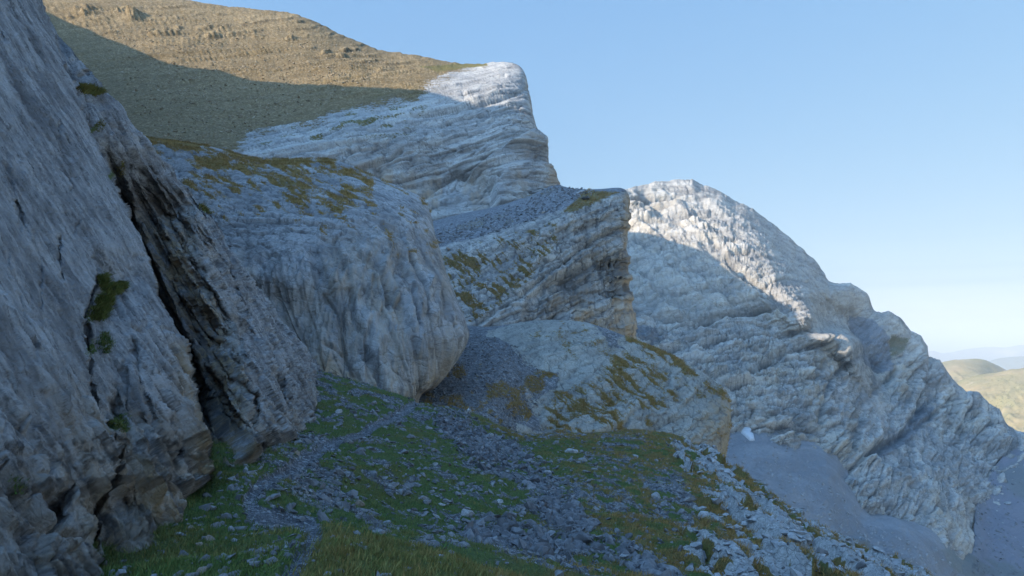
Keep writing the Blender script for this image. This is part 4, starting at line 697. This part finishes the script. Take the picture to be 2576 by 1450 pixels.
PG = pick(PD, B_G); T2 = [p + S * ((-120 - p[0]) / S[0]) for p in PG]
T2 = [T2[0] + np.array([-60, 120, 15.]), T2[0] + np.array([-15, 40, 4.])] + T2 + [T2[-1] + np.array([0, -60, -10.]), T2[-1] + np.array([0, -140, -30.])]
ridge('mountain_ridge', T2, [(-200, 0, -260), (-70, 0, -80), (-20, 0, -20), (0, 0, 0), (10, 0, -20), (40, 0, -90), (80, 0, -240), (90, 0, -330)], M_big)

# ------------------------------------------------------------------ stones, boulders
def hull(seed, npt=14, flat=(1, 1, 1), sub=0, disp=0.0):
    r = random.Random(seed); bm = bmesh.new()
    for _ in range(npt):
        v = Vector((r.gauss(0, 1), r.gauss(0, 1), r.gauss(0, 1))).normalized() * r.uniform(0.85, 1.1); bm.verts.new((v.x * flat[0], v.y * flat[1], v.z * flat[2]))
    g = bmesh.ops.convex_hull(bm, input=bm.verts); bmesh.ops.delete(bm, geom=list({e for e in g['geom_interior'] if isinstance(e, bmesh.types.BMVert)}), context='VERTS')
    if sub:
        bmesh.ops.bevel(bm, geom=bm.edges[:], offset=0.06, segments=1, affect='EDGES'); bmesh.ops.triangulate(bm, faces=bm.faces[:])
        bmesh.ops.subdivide_edges(bm, edges=bm.edges[:], cuts=sub, use_grid_fill=True)
        co = np.array([v.co for v in bm.verts]); n = disp * (fbm(co * 1.6 + seed, 4) + 0.5 * fbm(co * 5 + seed, 3))
        for v, k in zip(bm.verts, n): v.co *= 1 + float(k)
    bmesh.ops.triangulate(bm, faces=bm.faces[:]); bm.normal_update(); return bm
PROTO = []
for k in range(14):
    bm = hull(100 + k, 11 + k % 5, (1, random.uniform(.6, .9), random.uniform(.28, .6))); bm.verts.index_update()
    PROTO.append((np.array([v.co[:] for v in bm.verts]), np.array([[v.index for v in f.verts] for f in bm.faces]))); bm.free()
def rots(n, tilt=0.5):
    a = RNG.uniform(0, 2 * np.pi, n); b = RNG.normal(0, tilt, n); c = RNG.normal(0, tilt, n)
    ca, sa, cb, sb, cc, s_ = np.cos(a), np.sin(a), np.cos(b), np.sin(b), np.cos(c), np.sin(c); R = np.zeros((n, 3, 3))
    R[:, 0] = np.stack([ca * cb, ca * sb * s_ - sa * cc, ca * sb * cc + sa * s_], 1); R[:, 1] = np.stack([sa * cb, sa * sb * s_ + ca * cc, sa * sb * cc - ca * s_], 1); R[:, 2] = np.stack([-sb, cb * s_, cb * cc], 1)
    return R
def rubble(name, pts, size, mat, tilt=0.5):
    Vs, Fs, off = [], [], 0; which = RNG.integers(0, len(PROTO), len(pts)); R = rots(len(pts), tilt)
    for k, (pv, pf) in enumerate(PROTO):
        i = np.where(which == k)[0]
        if not len(i): continue
        v = np.einsum('nij,vj->nvi', R[i], pv) * size[i, None, None] + pts[i, None]; Vs.append(v.reshape(-1, 3))
        Fs.append((pf[None] + (np.arange(len(i)) * len(pv))[:, None, None]).reshape(-1, 3) + off); off += len(i) * len(pv)
    return tag(link_mesh(name, np.concatenate(Vs), np.concatenate(Fs), mat, smooth=False, fs=3), kind='stuff')
gX, gY, gD, gP, gN, gg, gs, gdry, gslab, gpath, gbank = GR
flat = lambda A: A.reshape(-1, *A.shape[2:]); fX, fY, fD, fP, fg_, fs_, fdry, fslab, fpath, fbank = map(flat, (gX, gY, gD, gP, gg, gs, gdry, gslab, gpath, gbank))
vis = (fY < 1500) & (fD < 66) & (fX > -40) & (fX < 2450)
def choose(wt, n):
    wt = np.where(vis, wt, 0) * (fD ** 1.1); wt = wt / wt.sum(); i = RNG.choice(len(wt), n, p=wt); return i, fP[i] + RNG.normal(0, 1, (n, 3)) * (fD[i] * 2.6 / FPX)[:, None] * [1, 1, 0.15]
dark = np.zeros(len(fX)); dark = np.maximum.reduce([softpoly(fX, fY, q, 12) for q in SCREES[:3]])
i, p = choose(fs_ * dark * (1 - fpath), 9000); rubble('scree', p, np.exp(RNG.normal(-2.25, 0.6, len(i))).clip(.035, .5), M_stoned, 0.7)
i, p = choose((fs_ ** 1.5 + 0.07) * (1 - .97 * fpath) * (1 - .6 * dark), 20000); rubble('rubble', p, np.exp(RNG.normal(-2.75, 0.65, len(i))).clip(.02, .3) * (0.5 + 0.5 * (fD[i] / 30).clip(0, 1)), M_stone, 0.5)
i, p = choose(fslab * (1 - .8 * fg_) + .1 * fslab, 1700); rubble('rubble', p, np.exp(RNG.normal(-2.0, 0.6, len(i))).clip(.05, .6), M_stonep, .4)
i, p = choose(fpath + 0.0, 5000); rubble('gravel', p + [0, 0, -.01], np.exp(RNG.normal(-3.8, 0.35, len(i))).clip(.012, .06), M_stone, 0.3)
# stones on far ledges and in the gully
def far_stones(data, poly, n, lo, hi, mat, name='rubble'):
    X, Y, P = data; m = softpoly(X, Y, poly, 6).reshape(-1); k = RNG.choice(len(m), n, p=m / m.sum()); rubble(name, P.reshape(-1, 3)[k], np.exp(RNG.uniform(math.log(lo), math.log(hi), n)), mat, .6)
far_stones(DD, [(1070, 1000), (1190, 850), (1260, 850), (1330, 900), (1370, 950), (1350, 1020), (1290, 1080), (1150, 1080)], 4500, .07, .45, M_stone)
far_stones(ED, [(1090, 620), (1100, 580), (1240, 540), (1340, 500), (1390, 470), (1500, 485), (1400, 530), (1250, 585)], 3000, .2, 1.0, M_stone)
far_stones(SD, [(1800, 1100), (1950, 1080), (2120, 1250), (2200, 1330), (2400, 1400), (2420, 1500), (1900, 1400)], 1100, .6, 2.4, M_stonep); far_stones(SD, [(2470, 1200), (2600, 1130), (2600, 1500), (2440, 1500)], 350, .7, 3, M_stone)
far_stones(FD, [(200, 20), (700, 60), (1000, 160), (850, 250), (600, 340), (450, 370), (380, 330)], 3500, .25, 1.3, stone_mat('brown_stone', (0.22, 0.17, 0.105), (0.42, 0.35, 0.25), 1.0))

def ground_at(x, y, lift=0.0):
    px, py, _ = proj(fP); m = (px - x) ** 2 + (py - y) ** 2 + np.where(fD > 64, 1e6, 0); k = int(np.argmin(m)); return fP[k] + [0, 0, lift], fD[k]
BM = {}
def boulder_mesh(kind):
    if kind not in BM:
        bm = hull(500 + 7 * kind, 13 + kind % 4, (1, .8, (.45, .6, .75)[kind % 3]), 2, 0.10); me = bpy.data.meshes.new('boulder'); bm.to_mesh(me); bm.free()
        me.polygons.foreach_set('use_smooth', np.full(len(me.polygons), False)); BM[kind] = me
    return BM[kind]
def boulder(x, y, wpx, kind, mat, label, name='boulder', group=None, data=None, cat='boulder', squash=1.0):
    if data is None: p, d = ground_at(x, y)
    else:
        px, py, dd = proj(data[2]); k = nearest(data[2], x, y); p = data[2].reshape(-1, 3)[k]; d = dd.reshape(-1)[k]
    r = wpx * d / FPX / 2; me = boulder_mesh(kind).copy() if mat.name not in [m.name for m in boulder_mesh(kind).materials] and len(boulder_mesh(kind).materials) else boulder_mesh(kind)
    if len(me.materials): me.materials[0] = mat
    else: me.materials.append(mat)
    o = bpy.data.objects.new(name, me); C.objects.link(o); o.location = p + np.array([0, 0, r * .12]); o.scale = (r, r, r * squash); o.rotation_euler = (random.uniform(-.2, .2), random.uniform(-.2, .2), random.uniform(0, 6.28))
    return tag(o, label, cat, group)
for a in [
 (1437, 1140, 44, 0, M_stonep, 'large pale angular boulder alone on the open green grass left of the dry crest'),
 (1468, 1160, 34, 1, M_stonep, 'pale flat-sided boulder lying against the lower right of the large pale one'),
 (1175, 1297, 46, 2, M_stonep, 'broad pale boulder at the top edge of the lower dark scree fan'),
 (1113, 1270, 24, 3, M_stonep, 'pale upright boulder up left of the broad pale one'),
 (1075, 1182, 30, 4, M_stonep, 'pale boulder in rough grass at the middle of the slope'),
 (1092, 1170, 22, 5, M_stonep, 'small pale boulder touching the one in rough grass at mid slope'),
 (1212, 1196, 22, 6, M_stonep, 'small round whitish boulder beside the dark scree tongue'),
 (1255, 1262, 26, 7, M_stonep, 'grey boulder between two green patches inside the dark scree'),
 (1080, 1080, 26, 8, M_stone, 'grey boulder at the left foot of the upper scree tongue'),
 (1265, 1090, 34, 9, M_stoned, 'dark block on the crest at the right end of the upper scree tongue'),
 (1232, 1098, 26, 10, M_stone, 'grey block just left of the dark block on the crest'),
 (905, 1270, 34, 11, M_stonet, 'brownish flat boulder in green plants at the right of the pale gravel'),
 (1360, 1350, 34, 0, M_stone, 'grey boulder low in the right branch of the dark scree'),
 (1450, 1395, 44, 1, M_stone, 'wide grey boulder near the bottom of the right scree branch'),
 (1375, 1405, 34, 2, M_stonep, 'pale flat slab stone at the bottom of the dark scree fan'),
 (1395, 1180, 26, 4, M_stone, 'grey boulder at the top of the right branch of dark scree'),
 (1380, 1192, 30, 5, M_stonep, 'pale boulder just below the top of the right branch of dark scree'),
 (1570, 1400, 36, 6, M_stonep, 'pale boulder in the grass at the lower left of the rock slab'),
 (1600, 1420, 30, 7, M_stone, 'grey boulder at the bottom between grass and rock slab'),
 (745, 1140, 26, 8, M_stonet, 'light round boulder beside the path under the overhanging cliff foot'),
 (712, 1142, 24, 9, M_stone, 'squared grey boulder under the overhanging cliff foot'),
 (640, 1230, 24, 10, M_stonep, 'pale boulder on the outer bend of the path'),
 (527, 1360, 34, 11, M_stonet, 'largest brown boulder in the grass left of the lower path'),
 (505, 1372, 28, 0, M_stonet, 'brown boulder touching the left side of the largest brown one'),
 (480, 1330, 26, 1, M_stonet, 'brown boulder nearest the cliff foot above the two brown ones'),
 (510, 1440, 40, 2, M_stonet, 'brown boulder cut by the bottom edge of the photo'),
 (590, 1360, 22, 3, M_stone, 'grey stone in the grass between the brown boulders and the path'),
 (455, 1405, 26, 4, M_stonep, 'pale stone in the dark hollow below the cliff foot'),
 (1650, 1250, 36, 5, M_stonep, 'pale boulder at the left rim of the rock slab below the crest'),
 (1600, 1150, 24, 6, M_stonep, 'small pale boulder in dry grass right on the crest'),
 (972, 1012, 28, 7, M_stone, 'flat grey boulder where the path meets the crest'),
 (1000, 1040, 22, 9, M_stonep, 'pale stone in the grass left of the path near the crest'),
 (852, 1040, 26, 10, M_stonep, 'pale boulder high in the green grass right of the cliff corner'),
 (1030, 1100, 20, 11, M_stone, 'small grey boulder in green grass below the path'),
]: boulder(*a)
boulder(1457, 484, 30, 3, M_stonep, 'pale boulder on the skyline of the scree ledge', data=ED); boulder(1476, 499, 34, 6, M_stone, 'dark grey boulder on the scree ledge below the skyline boulder', data=ED)
boulder(1128, 622, 18, 8, M_stonet, 'brownish boulder at the left end of the scree ledge', data=ED); boulder(1328, 995, 22, 2, M_stonep, 'pale boulder low in the grassy gully between the cliffs', data=DD)
boulder(1362, 490 + 45, 14, 5, M_stonet, 'small tan boulder in the middle of the scree ledge', data=ED); boulder(2537, 1262, 34, 9, M_stonep, 'pale block on the dark scree at the right edge', data=SD)
# pointed streaked stone on the crest
p, d = ground_at(1178, 1046)
bm = hull(77, 12, (.45, .35, 1), 2, .12)
for v in bm.verts: v.co.x += v.co.z * .35; v.co.x *= 1 - .45 * max(v.co.z, 0); v.co.y *= 1 - .45 * max(v.co.z, 0)
me = bpy.data.meshes.new('standing_stone'); bm.to_mesh(me); bm.free(); t = NT('streaked_stone'); t.l(t.mix(t.rng(t.noise(6, 3, .5, v=t.mp((2.5, 2.5, .35), (0, .35, 0))), .46, .52), (.05, .05, .055), (.42, .41, .4)), t.bs.inputs[0]); me.materials.append(t.m)
o = bpy.data.objects.new('standing_stone', me); C.objects.link(o); o.location = p + np.array([0, 0, .3]); o.scale = (.62, .62, .62); tag(o, 'pointed dark stone with white streaks standing on the grassy crest', 'stone')
# single small stones
zones = [('small grey stone lying loose in the green grass left of the path', 'loose stones left of the path', lambda: (fY > 1230) * (fX > 430) * (fX < 770) * (1 - fpath) * (fg_ > .5), 70, M_stone, .05, .15),
         ('small grey stone lying loose in the grass at mid slope', 'loose stones in the mid slope grass', lambda: (fX > 850) * (fX < 1500) * (fY > 1080) * (fY < 1400) * (fs_ < .5) * (1 - fbank), 110, M_stone, .09, .26),
         ('pale stone lying in the short grass of the nearest bank', 'loose stones on the near bank', lambda: (fbank > .5) * (fX > 800), 24, M_stonep, .04, .10),
         ('small pale stone lying between dry grass tufts on the rocky slab', 'loose stones on the rocky slab', lambda: (fslab > .5) * 1.0, 60, M_stonep, .10, .30)]
small = []
for k in range(8):
    bm = hull(900 + k, 13, (1, .75, .55), 0); me = bpy.data.meshes.new('stone'); bm.to_mesh(me); bm.free(); small.append(me)
for label, group, wf, n, mat, lo, hi in zones:
    ms = [m.copy() for m in small]
    for m in ms: m.materials.append(mat)
    i, p = choose(wf() + 1e-9, n)
    for q in p:
        o = bpy.data.objects.new('stone', random.choice(ms)); C.objects.link(o); s = random.uniform(lo, hi); o.location = q + np.array([0, 0, s * .2]); o.scale = (s, s, s); o.rotation_euler = (random.uniform(-.3, .3), random.uniform(-.3, .3), random.uniform(0, 6.28)); tag(o, label, 'stone', group)

# ------------------------------------------------------------------ snow patch under the far wall
def snow():
    out = [(1866, 1076), (1876, 1072), (1888, 1074), (1892, 1084), (1886, 1088), (1890, 1096), (1898, 1108), (1890, 1108), (1876, 1096), (1866, 1086)]
    top = np.array([p for p in pick(SD, out)]); c = top.mean(0); n = np.array([0.1, -0.55, 0.83]); V = [c + n * 3.2]; V += [c + (q - c) * .8 + n * 2.4 for q in top]; V += [q + n * .6 for q in top]; V += [q - n * 3 for q in top]
    m = len(out); F = [(0, 1 + k, 1 + (k + 1) % m) for k in range(m)]
    for r in range(2):
        for k in range(m): a, b = 1 + r * m + k, 1 + r * m + (k + 1) % m; F += [(a, a + m, b), (b, a + m, b + m)]
    t = NT('old_snow'); t.l(t.mix(t.rng(t.noise(.3, 5), .4, .7, 0, .4), (.52, .54, .57), (.34, .355, .39)), t.bs.inputs[0])
    tag(link_mesh('snow_patch', np.array(V), np.array(F), t.m, fs=3), 'small white patch of old snow at the foot of the far rock wall', 'snow')
snow()

# ------------------------------------------------------------------ grass
def blades(pts, dry, hgt, per, spread, up=(0, 0, 1)):
    n = len(pts); m = n * per; b = np.repeat(pts, per, 0) + RNG.normal(0, 1, (m, 3)) * spread * [1, 1, .15]; H = np.repeat(hgt, per) * RNG.uniform(.6, 1.15, m)
    a = RNG.uniform(0, 2 * np.pi, m); wv = np.stack([np.cos(a), np.sin(a), 0 * a], 1) * (H * .085)[:, None]; ln = RNG.normal(0, .38, (m, 3)); ln[:, 2] = 0; ln[:, 0] += .15
    tip = b + (np.array(up) + ln) * H[:, None]; V = np.stack([b - wv, b + wv, tip], 1).reshape(-1, 3); F = np.arange(m * 3).reshape(-1, 3)
    d = np.repeat(dry, per)[:, None]; r = RNG.uniform(0.65, 1.35, (n, 1)).repeat(per, 0); hue = RNG.random((n, 1)).repeat(per, 0)
    col = ((np.array([.055, .12, .033]) * (1 - hue) + np.array([.125, .165, .048]) * hue) * (1 - d) + np.array([.29, .18, .065]) * d) * r
    c3 = np.repeat(col, 3, 0); return V, F, c3
def grass_at(name, sel, n, h, per=6, spread=.06, jitter=True):
    i, p = choose(sel, n); dr = np.clip(fdry[i] + RNG.normal(0, .16, n), 0, 1); hh = np.full(n, h) * RNG.uniform(.6, 1.3, n) * (0.75 + 0.5 * dr)
    V, F, c = blades(p - [0, 0, .02], dr, hh, per, spread); return tag(link_mesh(name, V, F, M_blade, smooth=False, masks=c, fs=3), kind='stuff')
grass_at('grass', np.clip(fg_ - .25, 0, 1) * np.clip(1.0 - 1.3 * fs_, 0, 1) * (1 - fpath) * (1 - fslab), 70000, .11, 7, .08)
grass_at('grass', fbank * np.clip(1 - 1.2 * fpath, 0, 1) * np.clip(1.0 - 1.3 * fs_, 0, 1), 14000, .055, 7, .05)
grass_at('grass', fslab * np.clip(fg_ - .4, 0, 1) * np.clip(1.0 - fs_, 0, 1), 14000, .15, 7, .08)
def far_grass(data, g, n, hgt, ymax=1200):
    P = data[2].reshape(-1, 3); wt = (sst(.40, .62, g) * (data[1] < ymax)).ravel() * np.linalg.norm(P, axis=1); i = RNG.choice(len(wt), n, p=wt / wt.sum())
    V, F, c = blades(P[i] + RNG.normal(0, .12, (n, 3)) * [1, 1, .3], np.clip(RNG.normal(.88, .15, n), 0, 1), np.full(n, hgt) * RNG.uniform(.5, 1.4, n), 7, .16); return tag(link_mesh('grass', V, F, M_blade, smooth=False, masks=c, fs=3), kind='stuff')
far_grass(CD, GM['C'], 16000, .26); far_grass(DD, GM['D'], 14000, .28); far_grass(ED, GM['E'], 6000, .42)
# tufts rooted in the cliff, each its own thing
def cliff_tuft(spots, label, n=140, h=.35, dry=.1, data=None, rad=1.0):
    P = CLP if data is None else data[2]; px, py, dd = proj(P); V, F, Cc, off = [], [], [], 0
    for (x, y, rx, ry) in spots:
        m = (((px - x) / rx) ** 2 + ((py - y) / ry) ** 2 < 1.2) & (dd > 0); idx = np.where(m.reshape(-1))[0]
        if len(idx) < 8: idx = np.argsort((((px - x) / rx) ** 2 + ((py - y) / ry) ** 2 + 1e6 * (dd < 0)).ravel())[:60]
        k = RNG.choice(idx, n); v, f, c = blades(P.reshape(-1, 3)[k], np.clip(RNG.normal(dry, .12, n), 0, 1), np.full(n, h), 5, .05, (.35, -.15, .55)); V.append(v); F.append(f + off); Cc.append(c); off += len(v)
    return tag(link_mesh('grass_tuft', np.concatenate(V), np.concatenate(F), M_blade, smooth=False, masks=np.concatenate(Cc), fs=3), label, 'grass tuft')
cliff_tuft([(215, 226, 22, 10), (240, 234, 16, 9)], 'round green-brown grass tuft high on the near cliff, topmost of all', 300, .28, .35)
cliff_tuft([(278, 732, 18, 15), (262, 765, 14, 18), (246, 790, 17, 18), (302, 722, 9, 7), (258, 712, 5, 20)], 'largest green grass tuft hanging halfway down the near cliff', 330, .19, .2)
cliff_tuft([(250, 318, 9, 14)], 'small grass tuft just below the topmost one on the near cliff', 90, .18, .4)
cliff_tuft([(262, 865, 14, 26)], 'dark green grass tuft in the recess under the largest tuft', 160, .14, .1)
cliff_tuft([(302, 1068, 18, 20)], 'lowest green grass tuft on the near cliff, beside the vertical crack', 200, .14, .1)
cliff_tuft([(303, 430, 7, 22)], 'narrow brown grass tuft along the upper part of the dark crack', 90, .2, .5)
cliff_tuft([(525, 505, 12, 16)], 'dry grass tuft on the sloping skyline edge of the near cliff', 90, .3, .4)
cliff_tuft([(38, 1230, 8, 10)], 'tiny green grass tuft low at the far left of the near cliff', 40, .12, .05)

# ------------------------------------------------------------------ air
def haze():
    me = bpy.data.meshes.new('haze'); bm = bmesh.new(); bmesh.ops.create_cube(bm, size=1)
    for v in bm.verts: v.co = Vector((v.co.x * 200000, v.co.y * 200000, (-1501 if v.co.z < 0 else 640)))
    bm.to_mesh(me); bm.free(); m = bpy.data.materials.new('haze_air'); m.use_nodes = True; n = m.node_tree; n.nodes.clear(); o = n.nodes.new('ShaderNodeOutputMaterial'); v = n.nodes.new('ShaderNodeVolumePrincipled')
    v.inputs['Color'].default_value = (.93, .97, 1, 1); v.inputs['Density'].default_value = 8e-5; v.inputs['Anisotropy'].default_value = 0.0
    n.links.new(v.outputs[0], o.inputs['Volume']); me.materials.append(m); ob = bpy.data.objects.new('haze', me); C.objects.link(ob); tag(ob, kind='stuff')
haze()
